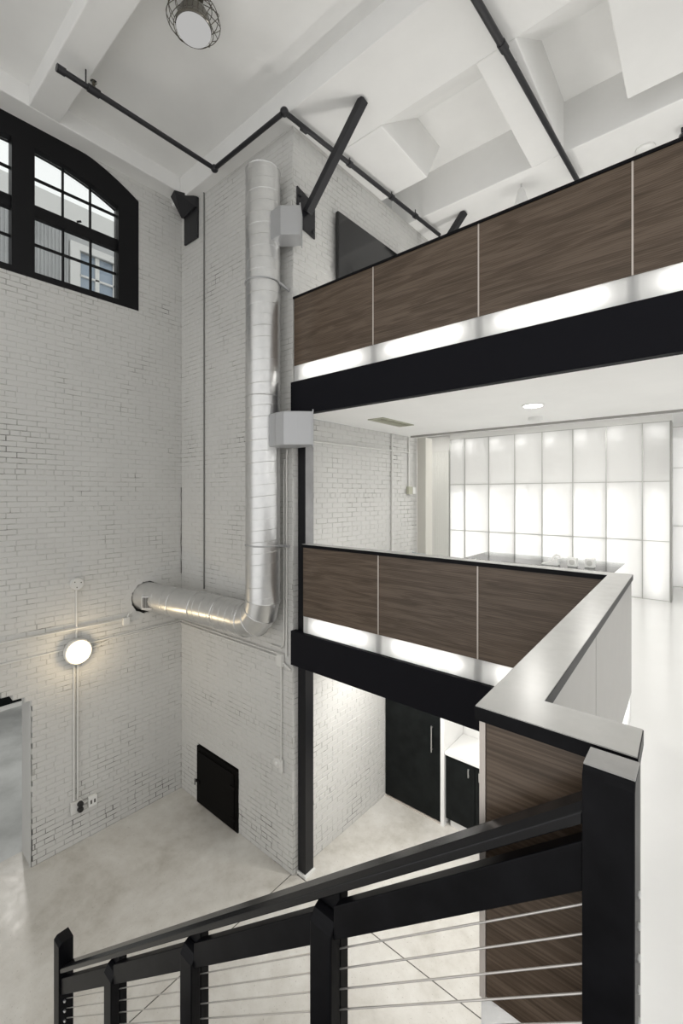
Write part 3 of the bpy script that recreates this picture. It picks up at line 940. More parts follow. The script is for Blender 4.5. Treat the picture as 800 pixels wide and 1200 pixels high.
# ------------------------------------------------------------------ iron work on the pier
t = thing('corner_bracket', (0.33, -0.03, 8.66), 'black steel bracket plate bolted in the top corner of the brick walls', 'bracket')
MB().extr([(0.145, -0.010, 8.66), (0.515, -0.010, 8.655), (0.515, -0.010, 9.275), (0.30, -0.010, 9.275), (0.145, -0.010, 9.12)], (0, -0.03, 0)).build('plate', 'black_cast', t, bevel=0.004)
MB().extr([(0.145, -0.04, 9.08), (0.30, -0.04, 9.08), (0.515, -0.04, 9.12), (0.515, -0.04, 9.275), (0.28, -0.24, 9.36), (0.10, -0.20, 9.36)], (-0.02, -0.03, 0.0)).build('bent_flange', 'black_cast', t)
def strut(name, x0, y0, z0, x1, y1, z1, label, plate=True):
    t = thing(name, (x0, y0, z0 - 0.2), label, 'strut', 'black steel struts under the ceiling')
    MB().bar((x0, y0, z0), (x1, y1, z1), 0.085, 0.10, up=(0, 1, 0)).build('bar', 'black_cast', t, bevel=0.006)
    if plate:
        p = MB().extr([onC(0.05, 8.02 + 0.06, 0.012), onC(0.36, 8.02, 0.012), onC(0.36, 8.46, 0.012), onC(0.05, 8.55, 0.012)], NA * 0.018).build('wall_plate', 'black_cast', t)
        for q, z in ((0.09, 8.45), (0.32, 8.09), (0.09, 8.12), (0.32, 8.42)):
            MB().lathe(onC(q, z, 0.03), NA, [(0.024, 0), (0.024, 0.012), (0.010, 0.02)], 6).build('bolt', 'black_cast', p)
strut('ceiling_strut', 2.64, 0.19, 8.27, 3.46, 0.27, 9.28, 'black steel strut from the brick wall plate up to the ceiling beam')
strut('ceiling_strut', 2.90, 2.88, 8.55, 3.50, 2.93, 9.28, 'black steel strut farther back whose foot hides behind the top guard', plate=False)

t = thing('cleanout_door', (0.985, -0.01, 0.0), 'square black iron hatch at the foot of the brick pier', 'hatch')
g = MB().box(0.478, 0.56, -0.022, 0.06, 0.0, 0.86).box(1.41, 1.492, -0.022, 0.06, 0.0, 0.86).box(0.56, 1.41, -0.022, 0.06, 0.78, 0.86).box(0.56, 1.41, -0.022, 0.06, 0.0, 0.04)
g.build('frame', 'black_iron', t, bevel=0.003)
lf = MB().box(0.53, 1.43, -0.042, -0.022, 0.03, 0.80).build('leaf', 'black_iron', t, bevel=0.004)
for z in (0.18, 0.62):
    MB().box(1.36, 1.47, -0.056, -0.040, z - 0.02, z + 0.02).build('hinge', 'black_iron', lf, bevel=0.003)
MB().box(0.50, 0.60, -0.058, -0.040, 0.33, 0.37).build('latch', 'black_iron', lf, bevel=0.003)
g = MB().tube([(0.49 + 0.035 * math.cos(a * math.pi / 8), -0.062 - 0.02 * math.cos(a * math.pi / 8), 0.33 + 0.04 * math.sin(a * math.pi / 8)) for a in range(17)], 0.006, 6, cap=False)
g.build('ring_pull', 'black_iron', lf, smooth=True)

# ------------------------------------------------------------------ conduits and boxes on the walls
def pipe(name, pts, r, mat, label, cat='conduit', group=None, straps=()):
    o = MB().tube(pts, r, 10).build(name, mat, smooth=True)
    tag(o, label, cat, group)
    return o
pipe('conduit', [(0.663, -0.016, 3.29), (0.663, -0.016, 9.278)], 0.011, 'conduit_grey', 'tall thin conduit running up the pier left of the duct')
pipe('conduit', [onA(0.03, 2.665, .02), onA(0.5, 2.66, .02), onA(1.10, 2.655, .02), onA(1.22, 2.62, .02), onA(1.36, 2.60, .02)], 0.012, 'conduit_paint', 'conduit from the corner to the round wall lamp')
pipe('conduit', [onA(0.03, 2.695, .02), onA(1.36, 2.675, .02)], 0.011, 'conduit_paint', 'upper of the two conduits between corner and round wall lamp')
pipe('conduit', [onA(1.68, 2.66, .02), onA(3.2, 2.655, .02)], 0.012, 'conduit_paint', 'conduit running from the round wall lamp away from the corner')
pipe('conduit', [onA(0.94, 2.907, .03), onA(3.2, 2.93, .03)], 0.012, 'conduit_paint', 'straight conduit crossing the brick wall above the round lamp')
pipe('conduit', [onA(1.525, 2.79, .02), onA(1.525, 3.43, .02)], 0.012, 'conduit_paint', 'short conduit between round box and wall lamp')
for i, ds in enumerate((0.025, -0.02)):
    pipe('conduit', [onA(1.53 + ds, 0.60, .02), onA(1.53 + ds, 2.44, .02)], 0.012, 'conduit_paint', ('doorway-side' if i == 0 else 'corner-side') + ' conduit of the pair from the wall lamp down to the socket', group='paired conduits below the wall lamp')
pipe('conduit', [(0.03, -0.022, 2.655), (2.33, -0.022, 2.655)], 0.013, 'conduit_paint', 'lower conduit crossing the pier under the duct')
pipe('conduit', [(0.03, -0.022, 2.70), (2.33, -0.022, 2.70)], 0.011, 'conduit_paint', 'upper conduit crossing the pier under the duct')
pipe('conduit', [(2.385, -0.022, 1.36), (2.385, -0.022, 2.56)], 0.011, 'conduit_paint', 'conduit dropping from the pier junction box to the round box')
pipe('conduit', [(2.478, -0.020, 2.70), (2.478, -0.020, 5.20), (2.50, -0.03, 5.27)], 0.012, 'conduit_paint', 'conduit rising beside the duct to the wide outlet box')
pipe('conduit', [(2.18, -0.022, 2.78), (2.37, -0.022, 2.78), (2.42, -0.022, 2.82), (2.435, -0.022, 2.90), (2.435, -0.022, 5.05), (2.445, -0.022, 5.16)], 0.011, 'conduit_paint', 'bent conduit curving out from under the duct elbow')
pipe('conduit', [(2.43, -0.024, 2.60), (2.52, -0.026, 2.56), (2.555, -0.03, 2.55)], 0.014, 'conduit_paint', 'stub conduit between the pier junction box and the steel column')

t = thing('junction_box', (2.385, -0.03, 2.56), 'white-painted junction box on the pier beside the steel column', 'junction box')
MB().box(2.335, 2.435, -0.062, -0.008, 2.56, 2.72).build('box', 'conduit_paint', t, bevel=0.006)
MB().box(2.340, 2.430, -0.067, -0.062, 2.565, 2.715).build('cover', 'conduit_paint', t, bevel=0.002)
t = thing('round_box', (2.35, -0.03, 1.24), 'round white box at the bottom of the pier conduit', 'junction box')
MB().lathe((2.335, -0.008, 1.33), (0, -1, 0), [(0.062, 0), (0.062, 0.045), (0.055, 0.052)], 24).build('body', 'conduit_paint', t, smooth=True)
MB().box(2.365, 2.415, -0.05, -0.008, 1.22, 1.38).build('bracket', 'conduit_paint', t, bevel=0.005)
MB().lathe((2.335, -0.06, 1.33), (0, -1, 0), [(0.022, 0), (0.018, 0.012)], 16).build('knob', 'plastic_white', t, smooth=True)
t = thing('round_box', onA(1.525, 3.43), 'round white box on the brick wall above the lamp', 'junction box')
MB().lathe(onA(1.525, 3.515, 0.008), NA, [(0.082, 0), (0.082, 0.05), (0.076, 0.06)], 28).build('body', 'conduit_paint', t, smooth=True)
for a in (0.7, 2.8, 4.9):
    MB().lathe(onA(1.525 + 0.045 * math.cos(a), 3.515 + 0.045 * math.sin(a), 0.066), NA, [(0.009, 0), (0.007, 0.004)], 10).build('screw', 'joint_dark', t)
t = thing('junction_box', onA(0.93, 2.80), 'small white box under the end of the duct at the wall', 'junction box')
wb = MB().extr([onA(0.84, 2.82, .008), onA(0.93, 2.82, .008), onA(0.93, 2.93, .008), onA(0.84, 2.93, .008)], NA * 0.06)
wb.build('box', 'conduit_paint', t, bevel=0.006)
MB().tube([onA(0.86, 2.93, .035), onA(0.845, 2.965, .04), onA(0.80, 2.975, .02)], 0.014, 8).build('elbow', 'conduit_paint', t, smooth=True)

# lit round wall lamp
t = thing('wall_lamp', onA(1.525, 2.42), 'round wall lamp glowing warm on the brick wall', 'lamp')
MB().lathe(onA(1.525, 2.615, 0.008), NA, [(0.150, 0), (0.165, 0.02), (0.170, 0.085), (0.160, 0.105)], 36).build('housing', 'conduit_paint', t, smooth=True)
MB().lathe(onA(1.525, 2.615, 0.112), NA, [(0.150, 0), (0.149, 0.012), (0.12, 0.032), (0.06, 0.042), (0.0, 0.044)], 36).build('lens', 'lamp_warm', t, smooth=True)

ld = bpy.data.lights.new('wall_lamp_bulb', 'POINT'); ld.energy = 7; ld.color = (1.0, 0.78, 0.48); ld.shadow_soft_size = 0.08
lo = bpy.data.objects.new('bulb', ld); COL.objects.link(lo); lo.parent = t; lo.location = NA * 0.24 + Vector((0, 0, 0.19))
# sockets at the foot of the wall
t = thing('wall_socket', onA(1.53, 0.43), 'white socket box with a black plug at the foot of the conduits', 'socket')
MB().extr([onA(1.46, 0.44, .008), onA(1.60, 0.44, .008), onA(1.60, 0.59, .008), onA(1.46, 0.59, .008)], NA * 0.05).build('box', 'conduit_paint', t, bevel=0.005)
MB().lathe(onA(1.495, 0.555, .058), NA, [(0.036, 0), (0.036, 0.04), (0.028, 0.05)], 16).build('plug', 'plastic_black', t, smooth=True)
MB().lathe(onA(1.495, 0.485, .058), NA, [(0.036, 0), (0.036, 0.04), (0.028, 0.05)], 16).build('plug', 'plastic_black', t, smooth=True)
t = thing('wall_socket', onA(1.335, 0.43), 'white faceplate socket with a white cable beside the plugged socket', 'socket')
MB().extr([onA(1.28, 0.435, .008), onA(1.385, 0.435, .008), onA(1.385, 0.57, .008), onA(1.28, 0.57, .008)], NA * 0.05).build('box', 'plastic_white', t, bevel=0.004)
for s in (1.31, 1.355):
    MB().extr([onA(s - .010, 0.475, .058), onA(s + .010, 0.475, .058), onA(s + .010, 0.525, .058), onA(s - .010, 0.525, .058)], NA * 0.003).build('outlet_slot', 'joint_dark', t)
MB().tube([onA(1.385, 0.53, .04), onA(1.43, 0.53, .045), onA(1.47, 0.55, .035), onA(1.49, 0.62, .035)], 0.006, 8).build('cable', 'plastic_white', t, smooth=True)

# ------------------------------------------------------------------ sprinkler pipes under the ceiling
t = thing('sprinkler_pipe', (1.9, -0.25, 9.15), 'black sprinkler pipe bending around the top of the brick pier', 'pipe')
ZP = 9.20
pts = [(1.262, -2.146, ZP), (1.300, -0.262, ZP), (2.70, -0.262, ZP), (2.76, 0.55, ZP), (2.955, 3.12, ZP)]
for a, b2 in zip(pts, pts[1:]):
    MB().tube([a, b2], 0.030, 14).build('pipe_length', 'black_cast', t, smooth=True)
for p in (pts[1], pts[2]):
    MB().sphere(p, 0.052, 14, 8).build('elbow', 'black_cast', t, smooth=True)
MB().tube([(1.262, -2.16, ZP), (1.263, -2.08, ZP)], 0.040, 14).build('end_cap', 'black_cast', t, smooth=True)
MB().tube([(1.269, -1.86, ZP), (1.271, -1.74, ZP)], 0.042, 14).build('tee', 'black_cast', t, smooth=True)
MB().tube([(1.27, -1.80, ZP), (1.27, -1.80, ZP + 0.09)], 0.016, 10).build('sprinkler_head', 'bronze_wire', t, smooth=True)
MB().lathe((1.27, -1.80, ZP + 0.09), (0, 0, 1), [(0.012, 0), (0.036, 0.01), (0.036, 0.014), (0.01, 0.02)], 14).build('deflector', 'chrome', t, smooth=True)
MB().tube([(1.268, -1.88, ZP + 0.02), (1.268, -1.88, 9.378)], 0.008, 8).build('hanger', 'black_cast', t)
for f in (0.12, 0.48, 0.72):
    a, b2 = Vector(pts[3]), Vector(pts[4]); q = a.lerp(b2, f)
    MB().tube([q - (b2 - a).normalized() * 0.03, q + (b2 - a).normalized() * 0.03], 0.042, 12).build('coupling', 'black_cast', t, smooth=True)
    MB().tube([q, q + Vector((0, 0, 0.10 if f > 0.3 else 0.08))], 0.008, 8).build('hanger', 'black_cast', t)
MB().tube([(2.705, 0.02, ZP - .0), (2.715, 0.10, ZP)], 0.040, 12).build('coupling', 'black_cast', t, smooth=True)

t = thing('sprinkler_pipe', (4.97, 1.0, 9.15), 'straight dark pipe crossing the ceiling above the walnut guard', 'pipe')
pts = [(4.80, -1.4, 9.2), (4.938, 0.617, 9.2), (5.085, 3.2, 9.2)]
for a, b2, r in zip(pts, pts[1:], (0.037, 0.033)):
    MB().tube([a, b2], r, 14).build('pipe_length', 'black_cast', t, smooth=True)
MB().tube([(4.934, 0.57, 9.2), (4.942, 0.67, 9.2)], 0.043, 14).build('coupling', 'black_cast', t, smooth=True)
for q in ((4.96, 0.95), (5.04, 2.40)):
    MB().tube([(q[0], q[1], 9.2), (q[0], q[1], 9.279)], 0.008, 8).build('hanger', 'black_cast', t)
pipe('ceiling_conduit', [(2.96, 3.30, 9.262), (8.0, 3.52, 9.262)], 0.016, 'frame_alu', 'thin grey conduit along the ceiling of the top level')

# pendant cone, round detector and spotlight on the top-level ceiling
t = thing('pendant_lamp', (4.41, 2.86, 8.86), 'small pale cone pendant showing above the top guard', 'lamp')
MB().lathe((4.41, 2.86, 8.86), (0, 0, 1), [(0.13, 0), (0.125, 0.02), (0.045, 0.33), (0.02, 0.36)], 24).build('shade', 'frosted', t, smooth=True)
MB().tube([(4.41, 2.86, 9.20), (4.41, 2.86, 9.28)], 0.012, 8).build('stem', 'steel_satin', t, smooth=True)
o = MB().lathe((5.88, 3.22, 9.279), (0, 0, -1), [(0.11, 0), (0.11, 0.025), (0.08, 0.05), (0.03, 0.055)], 28).build('smoke_detector', 'plastic_white', smooth=True)
tag(o, 'round white detector on the ceiling above the walnut guard', 'detector')
t = thing('spotlight', (6.27, 3.12, 9.10), 'small dark spotlight on the ceiling over the top level', 'lamp')
MB().tube([(6.27, 3.12, 9.28), (6.27, 3.12, 9.20)], 0.012, 8).build('stem', 'black_cast', t, smooth=True)
MB().tube([(6.27, 3.16, 9.20), (6.29, 3.06, 9.13)], 0.04, 14).build('head', 'black_cast', t, smooth=True)

# caged ceiling lamp
LX, LY = 2.63, -1.40
t = thing('caged_lamp', (LX, LY, 9.25), 'caged ceiling lamp with a white round diffuser in the atrium coffer', 'lamp')
MB().lathe((LX, LY, 9.27), (0, 0, 1), [(0.02, -0.045), (0.09, -0.04), (0.150, -0.018), (0.165, 0.012), (0.160, 0.02)], 36).build('diffuser', 'lamp_globe', t, smooth=True)
MB().lathe((LX, LY, 9.29), (0, 0, 1), [(0.150, 0), (0.172, 0.012), (0.168, 0.05), (0.15, 0.07), (0.15, 0.12), (0.11, 0.20), (0.05, 0.24)], 36).build('reflector', 'dark_chrome', t, smooth=True)
MB().tube([(LX, LY, 9.52), (LX, LY, 9.62)], 0.03, 12).build('stem', 'bronze_wire', t, smooth=True)
MB().lathe((LX, LY, 9.62), (0, 0, -1), [(0.09, 0), (0.09, 0.02), (0.04, 0.04)], 24).build('canopy', 'bronze_wire', t, smooth=True)
def cage_r(f): return 0.17 + 0.085 * math.sin(math.pi * min(1, f * 1.15 + 0.06))
for k in range(14):
    a = 2 * math.pi * k / 14
    pts = []
    for i in range(11):
        f = i / 10; r = cage_r(f) if f < 0.85 else cage_r(.85) * (1 - (f - .85) / .3)
        aa = a + 0.35 * f
        pts.append((LX + r * math.cos(aa), LY + r * math.sin(aa), 9.285 + 0.26 * f))
    MB().tube(pts, 0.0035, 5).build('cage_wire', 'bronze_wire', t, smooth=True)
for f in (0.0, 0.3, 0.6, 0.85):
    r = cage_r(f)
    MB().tube([(LX + r * math.cos(a * math.pi / 16), LY + r * math.sin(a * math.pi / 16), 9.285 + 0.26 * f) for a in range(33)], 0.0038, 5, cap=False).build('cage_ring', 'bronze_wire', t, smooth=True)

# television on the top level
t = thing('television', onC(1.55, 7.58), 'large black flat television on the top-level brick wall', 'television')
MB().extr([onC(0.735, 7.60, .045), onC(2.35, 7.60, .045), onC(2.35, 8.545, .045), onC(0.735, 8.545, .045)], NA * 0.05).build('casing', 'plastic_black', t, bevel=0.006)
MB().extr([onC(0.75, 7.62, .095), onC(2.335, 7.62, .095), onC(2.335, 8.53, .095), onC(0.75, 8.53, .095)], NA * 0.002).build('screen', 'screen_black', t)
MB().extr([onC(1.3, 7.9, .009), onC(1.8, 7.9, .009), onC(1.8, 8.3, .009), onC(1.3, 8.3, .009)], NA * 0.036).build('wall_mount', 'black_cast', t)

# ------------------------------------------------------------------ ground level: black doors and counter under the slab
YC = 1.94
t = thing('tall_cabinet', (3.08, 2.2, 0), 'tall cabinet with one large black door beside the brick wall', 'cabinet')
MB().box(2.64, 3.580, YC + 0.022, 2.55, 0.0, 2.60).build('body', 'white_paint', t)
d = MB().box(2.632, 3.575, YC, YC + 0.02, 0.035, 2.59).build('door', 'black_laminate', t, bevel=0.002)
MB().box(2.632, 3.578, YC - 0.004, YC + 0.018, 0.004, 0.022).build('kick_strip', 'aluminium', t)
g = MB().tube([(3.452, YC - 0.035, 1.00), (3.452, YC - 0.035, 1.38)], 0.009, 10).tube([(3.452, YC, 1.03), (3.452, YC - 0.035, 1.03)], 0.007, 8).tube([(3.452, YC, 1.35), (3.452, YC - 0.035, 1.35)], 0.007, 8)
g.build('handle', 'steel_satin', d, smooth=True)
o = MB().box(3.583, 3.640, YC - 0.01, 2.55, 0.0, 2.60).build('partition_panel', 'white_gloss')
tag(o, 'white upright panel between the tall black door and the counter', 'panel')
t = thing('base_cabinet', (4.1, 2.2, 0), 'low cabinet with two black doors under the white counter', 'cabinet')
MB().box(3.645, 4.62, YC + 0.045, 2.54, 0.10, 1.02).build('body', 'black_laminate', t)
MB().box(3.70, 4.62, YC + 0.07, 2.54, 0.0, 0.10).build('toe_kick', 'white_paint', t)
for a, b2, hx in ((3.655, 4.075, 3.995), (4.083, 4.50, 4.150)):
    d = MB().box(a, b2, YC + 0.022, YC + 0.043, 0.12, 1.015).build('door', 'black_laminate', t, bevel=0.002)
    MB().box(hx - 0.008, hx + 0.008, YC - 0.006, YC + 0.006, 0.835, 0.955).box(hx - 0.006, hx + 0.006, YC + 0.004, YC + 0.024, 0.845, 0.86).box(hx - 0.006, hx + 0.006, YC + 0.004, YC + 0.024, 0.93, 0.945).build('handle', 'steel_satin', d, bevel=0.002)
o = MB().box(3.643, 4.64, YC + 0.0, 2.56, 1.022, 1.062).build('counter_top', 'white_gloss', bevel=0.003)
tag(o, 'white counter top over the low black cabinet', 'counter')
struct(MB().box(2.6, 9, 2.565, 2.70, 0, 2.62).build('wall_rear_ground', 'white_paint'), 'white rear wall of the ground level behind the counter', 'wall')

# ------------------------------------------------------------------ middle level: lit panel wall, posts, ceiling fittings
YP = 4.734
t = thing('light_wall', (4.2, YP + 0.1, Z2), 'backlit translucent panel wall in a thin grid', 'partition')
XS = [2.367, 2.697, 3.195, 3.698, 4.188, 4.696, 5.203, 5.708, 6.066]
ZS = [Z2 + 0.012, 3.980, 4.923, 5.860]
for i in range(8):
    for k in range(3):
        MB().box(XS[i] + .006, XS[i + 1] - .006, YP, YP + 0.008, ZS[k] + .004, ZS[k + 1] - .004).build('panel', 'frosted', t)
    x = XS[i] + 0.11 if i not in (0, 7) else (XS[i] + XS[i + 1]) / 2
    for za, zb in ((3.12, 4.78), (5.0, 5.80)) if False else ((3.12, 4.80), (5.62, 5.80)):
        MB().tube([(x, YP + 0.13, za), (x, YP + 0.13, zb)], 0.019, 8).build('light_tube', 'tube_panel', t)
for x in XS:
    MB().box(x - 0.008, x + 0.008, YP - 0.008, YP + 0.05, Z2, 5.868).build('stile', 'frame_alu', t)
for z in ZS:
    MB().box(XS[0], XS[-1], YP - 0.006, YP + 0.02, z - 0.006, z + 0.006).build('transom', 'frame_alu', t)
MB().box(XS[0], XS[-1], YP + 0.32, YP + 0.34, Z2, 5.90).build('back_board', 'white_paint', t)
MB().box(6.066, 6.085, YP - 0.01, YP + 0.34, Z2, 5.868).build('end_panel', 'panel_pale', t)
struct(MB().box(XS[0], 6.09, YP, YP + 0.34, 5.87, 5.959).build('wall_over_panels', 'white_paint'), 'white strip of wall over the lit panels', 'wall')

t = thing('light_wall', (6.8, 6.3, Z2), 'second lit panel wall beyond the end of the panel grid', 'partition')
xs2 = [6.0, 6.42, 6.92, 7.42]
zs2 = [Z2 + 0.012, 4.15, 5.20, 5.94]
for i in range(3):
    for k in range(3):
        MB().box(xs2[i] + .006, xs2[i + 1] - .006, 6.2, 6.208, zs2[k] + .004, zs2[k + 1] - .004).build('panel', 'frosted', t)
    MB().tube([(xs2[i] + 0.2, 6.36, 3.12), (xs2[i] + 0.2, 6.36, 5.8)], 0.019, 8).build('light_tube', 'tube_panel', t)
for x in xs2:
    MB().box(x - 0.008, x + 0.008, 6.192, 6.25, Z2, 5.95).build('stile', 'frame_alu', t)
for z in zs2:
    MB().box(xs2[0], xs2[-1], 6.194, 6.22, z - 0.006, z + 0.006).build('transom', 'frame_alu', t)
MB().box(xs2[0], xs2[-1], 6.52, 6.54, Z2, 5.95).build('back_board', 'white_paint', t)
struct(MB().box(1.6, 12, 8.0, 8.2, Z2, 9.28).build('wall_far', 'white_paint'), 'white end wall behind the lit panels', 'wall')
struct(MB().box(1.45, 1.6, 3.0, 8.2, Z2, 9.28).build('wall_side', 'white_paint'), 'white side wall of the middle level', 'wall')

o = MB().box(2.655, 2.82, 2.885, 3.12, Z2, 5.69).build('pilaster', 'post_beige', bevel=0.004)
tag(o, 'pale square post at the end of the middle-level brick wall', 'post')
struct(MB().box(1.6, XS[0] - 0.012, YP + 0.02, YP + 0.12, Z2, 5.95).build('wall_beside_panels', 'white_paint'), 'white wall beside the lit panels', 'wall')
dr = thing('door_1', (2.17, YP, Z2), 'pale ribbed door beside the lit panel wall', 'door', kind='structure')
MB().box(1.95, 2.345, YP - 0.01, YP + 0.018, Z2, 5.64).build('leaf', 'door_rib', dr)
for i in range(9):
    MB().box(1.965 + 0.043 * i, 1.985 + 0.043 * i, YP - 0.016, YP - 0.01, Z2 + 0.02, 5.62).build('rib', 'door_rib', dr)

t = thing('ceiling_vent', (3.25, 1.18, 5.66), 'olive linear vent in the white soffit', 'vent')
g = MB().box(3.13, 3.16, 0.80, 1.56, 5.678, 5.692).box(3.34, 3.37, 0.80, 1.56, 5.678, 5.692).box(3.16, 3.34, 0.80, 0.83, 5.678, 5.692).box(3.16, 3.34, 1.53, 1.56, 5.678, 5.692)
g.build('frame', 'vent_olive', t)
MB().box(3.25, 3.34, 0.83, 1.53, 5.686, 5.6898).build('slot_shade', 'vent_shade', t)  # dark plate stands for the shade inside the vent opening
for i in range(5):
    MB().box(3.17 + 0.034 * i, 3.174 + 0.034 * i, 0.83, 1.53, 5.680, 5.6895).build('vane', 'vent_olive', t)
def downlight(x, y, z, label, power, group=None, r=0.10):
    t = thing('downlight', (x, y, z - 0.02), label, 'lamp', group)
    MB().lathe((x, y, z - 0.002), (0, 0, -1), [(r + 0.018, 0), (r + 0.018, 0.006), (r, 0.010)], 28).build('trim_ring', 'plastic_white', t, smooth=True)
    MB().lathe((x, y, z - 0.013), (0, 0, -1), [(r - 0.004, 0), (r - 0.006, 0.002)], 28).build('lens', 'lamp_ceiling', t)
    ld = bpy.data.lights.new('downlight_lamp', 'AREA'); ld.shape = 'DISK'; ld.size = r * 2; ld.energy = power; ld.color = (1, 0.975, 0.93)
    lo = bpy.data.objects.new('lamp', ld); COL.objects.link(lo); lo.parent = t; lo.location = (0, 0, -0.004)
downlight(5.05, 1.22, 5.69, 'round recessed downlight in the white soffit over the lower balcony', 8)
o = MB().lathe((4.842, 2.033, 5.689), (0, 0, -1), [(0.085, 0), (0.085, 0.04), (0.06, 0.05)], 24).build('smoke_detector', 'shell_grey', smooth=True)
tag(o, 'small grey round detector on the white soffit beside the downlight', 'detector')
# recessed lights under the lower balcony and in the rooms
for i, (x, y) in enumerate(((3.3, 1.1), (4.7, 1.1), (4.0, 0.6), (5.4, 0.6))):
    downlight(x, y, 2.637, 'recessed downlight under the lower balcony', 14.5, 'downlights under the lower balcony')
for i, (x, y) in enumerate(((3.6, 3.6), (5.2, 3.6), (7.4, 3.0), (7.4, 0.5), (7.4, -1.6))):
    downlight(x, y, 5.96 if y > 2.56 else 5.69, 'recessed downlight in the ceiling of the middle level', 12, 'downlights over the middle level')
downlight(2.15, 4.0, 5.96, 'added downlight brightening the pale ribbed door and its wall', 4)  # extra lamp added to lighten the wall around the door
downlight(-3.0, -1.5, 2.7, 'recessed downlight in the room beyond the doorway', 34)

# conduits on the middle-level brick wall
pipe('conduit', [onC(2.11, Z2 + 0.02, .02), onC(2.11, 5.68, .02)], 0.018, 'conduit_paint', 'vertical conduit on the middle-level brick wall')
pipe('conduit', [onC(2.60, 4.83, .02), onC(2.60, 5.68, .02)], 0.014, 'conduit_paint', 'conduit dropping to the switch box on the middle-level wall')
pipe('conduit', [onC(0.30, 5.40, .02), onC(2.58, 5.42, .02)], 0.012, 'conduit_paint', 'level conduit high on the middle-level brick wall')
t = thing('switch_box', onC(2.62, 4.70), 'small white switch box on the middle-level brick wall', 'switch')
MB().extr([onC(2.54, 4.72, .008), onC(2.66, 4.72, .008), onC(2.66, 4.85, .008), onC(2.54, 4.85, .008)], NA * 0.05).build('box', 'vent_olive', t, bevel=0.004)
MB().extr([onC(2.70, 4.73, .008), onC(2.80, 4.73, .008), onC(2.80, 4.84, .008), onC(2.70, 4.84, .008)], NA * 0.03).build('plate', 'plastic_white', t, bevel=0.003)

# shell chairs and a table whose tops show above the guard
def chair(x, y, rz, m_, label):
    t = thing('shell_chair', (x, y, Z2), label, 'chair', None, rz)
    Rm = Matrix.Translation((x, y, Z2)) @ Matrix.Rotation(rz, 4, 'Z')
    vs = []; fs = []; nu, nv = 10, 12
    for i in range(nv + 1):
        f = i / nv
        if f < 0.5:
            yy = -0.22 + 0.44 * (f / 0.5); zz = 0.45 - 0.03 * math.sin(math.pi * f / 0.5); hw = 0.23
        else:
            k = (f - 0.5) / 0.5; yy = 0.22 + 0.10 * k; zz = 0.45 + 0.39 * k; hw = 0.23 - 0.06 * k * k
        for j in range(nu + 1):
            a = -1 + 2 * j / nu
            vs.append(Rm @ Vector((hw * a, yy - 0.07 * a * a * (f > 0.5), zz + 0.05 * a * a * (f <= 0.5))))
    for i in range(nv):
        for j in range(nu):
            a = i * (nu + 1) + j
            fs.append((a, a + 1, a + nu + 2, a + nu + 1))
    o = MB().add(vs, fs).build('shell', m_, t, smooth=True)
    so = o.modifiers.new('thick', 'SOLIDIFY'); so.thickness = 0.012
    for sx in (-1, 1):
        for sy in (-1, 1):
            MB().tube([Rm @ Vector((0.12 * sx, 0.12 * sy, 0.42)), Rm @ Vector((0.22 * sx, 0.22 * sy, 0.0))], 0.012, 8).build('leg', 'frame_alu', t, smooth=True)
chair(3.42, 2.05, 2.6, 'shell_blue', 'pale blue shell chair showing over the guard near the brick wall')
t = thing('glass_table', (4.4, 2.75, Z2), 'long clear glass table in front of the lit panels', 'table')
ZT = Z2 + 0.747
MB().box(3.75, 5.65, 2.32, 3.25, ZT - 0.012, ZT).build('table_top', 'glass', t, bevel=0.003)
for x in (3.9, 5.5):
    for y in (2.42, 3.15):
        MB().tube([(x, y, Z2), (x, y, ZT - 0.012)], 0.02, 10).build('leg', 'frame_alu', t, smooth=True)
t = thing('desk_phone', (4.93, 2.46, ZT), 'pale grey desk phone with a hooked handset on the glass table', 'phone')
MB().extr([(4.81, 2.41, ZT), (5.01, 2.41, ZT), (5.01, 2.41, ZT + 0.09), (4.96, 2.41, ZT + 0.075), (4.86, 2.41, ZT + 0.03), (4.81, 2.41, ZT + 0.02)], (0, 0.12, 0)).build('body', 'shell_grey', t, bevel=0.006)
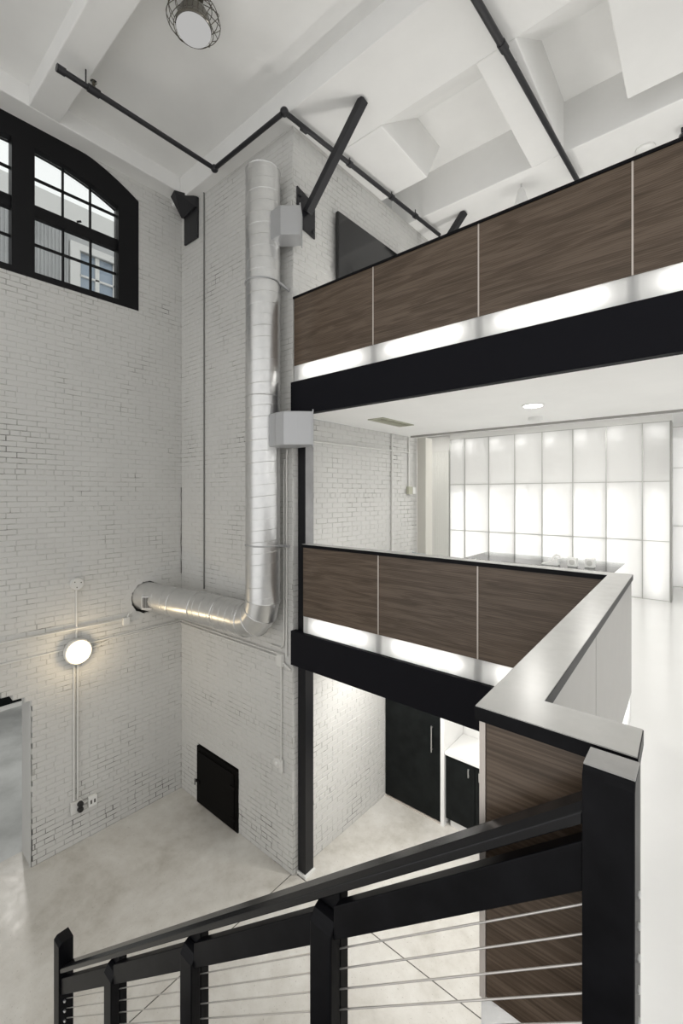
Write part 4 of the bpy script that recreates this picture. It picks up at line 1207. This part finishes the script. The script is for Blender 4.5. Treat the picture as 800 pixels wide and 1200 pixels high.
MB().tube([(4.93, 2.47, ZT + 0.07), (4.95, 2.47, ZT + 0.115), (4.985, 2.47, ZT + 0.14), (5.02, 2.47, ZT + 0.125), (5.03, 2.47, ZT + 0.09)], 0.016, 8).build('handset', 'shell_grey', t, smooth=True)
for x, y, lab in ((5.17, 2.50, 'small grey box on the glass table beside the desk phone'), (5.36, 2.55, 'small grey box at the corridor end of the glass table')):
    t = thing('speaker_box', (x, y, ZT), lab, 'box', 'small boxes on the glass table')
    MB().box(x - 0.055, x + 0.055, y - 0.05, y + 0.05, ZT, ZT + 0.115).build('case', 'shell_grey', t, bevel=0.012)
    MB().lathe((x, y - 0.05, ZT + 0.06), (0, -1, 0), [(0.035, 0), (0.03, 0.003)], 16).build('grille', 'frame_alu', t)

# ------------------------------------------------------------------ unseen uplights added behind both guards to brighten ceilings and wall
for x, y, zf, energy, lab, grp in ((3.12, 1.15, Z3, 15, 'added fill uplight hidden behind the top guard', 'added fill uplights hidden behind the top guard'), (3.6, 2.6, Z3, 12.5, 'added fill uplight hidden behind the top guard', 'added fill uplights hidden behind the top guard'), (5.4, 2.6, Z3, 12.5, 'added fill uplight hidden behind the top guard', 'added fill uplights hidden behind the top guard'),
                                   (7.2, 2.6, Z3, 12.5, 'added fill uplight hidden behind the top guard', 'added fill uplights hidden behind the top guard'),
                                   (3.7, 0.55, Z2, 6.5, 'added fill uplight hidden behind the lower guard', 'added fill uplights hidden behind the lower guard'), (5.1, 0.55, Z2, 6.5, 'added fill uplight hidden behind the lower guard', 'added fill uplights hidden behind the lower guard')):
    t = thing('added_uplight', (x, y, zf), lab, 'lamp', grp)
    MB().box(x - 0.45, x + 0.45, y - 0.06, y + 0.06, zf - 0.006, zf + 0.08).build('housing', 'frame_alu', t)
    ld = bpy.data.lights.new('added_uplight_lamp', 'AREA'); ld.shape = 'RECTANGLE'; ld.size = 0.85; ld.size_y = 0.09; ld.energy = energy; ld.color = (1, 0.975, 0.93)
    lo = bpy.data.objects.new('lamp', ld); COL.objects.link(lo); lo.parent = t
    lo.location = (0, 0, 0.09); lo.rotation_euler = (math.pi, 0, 0)
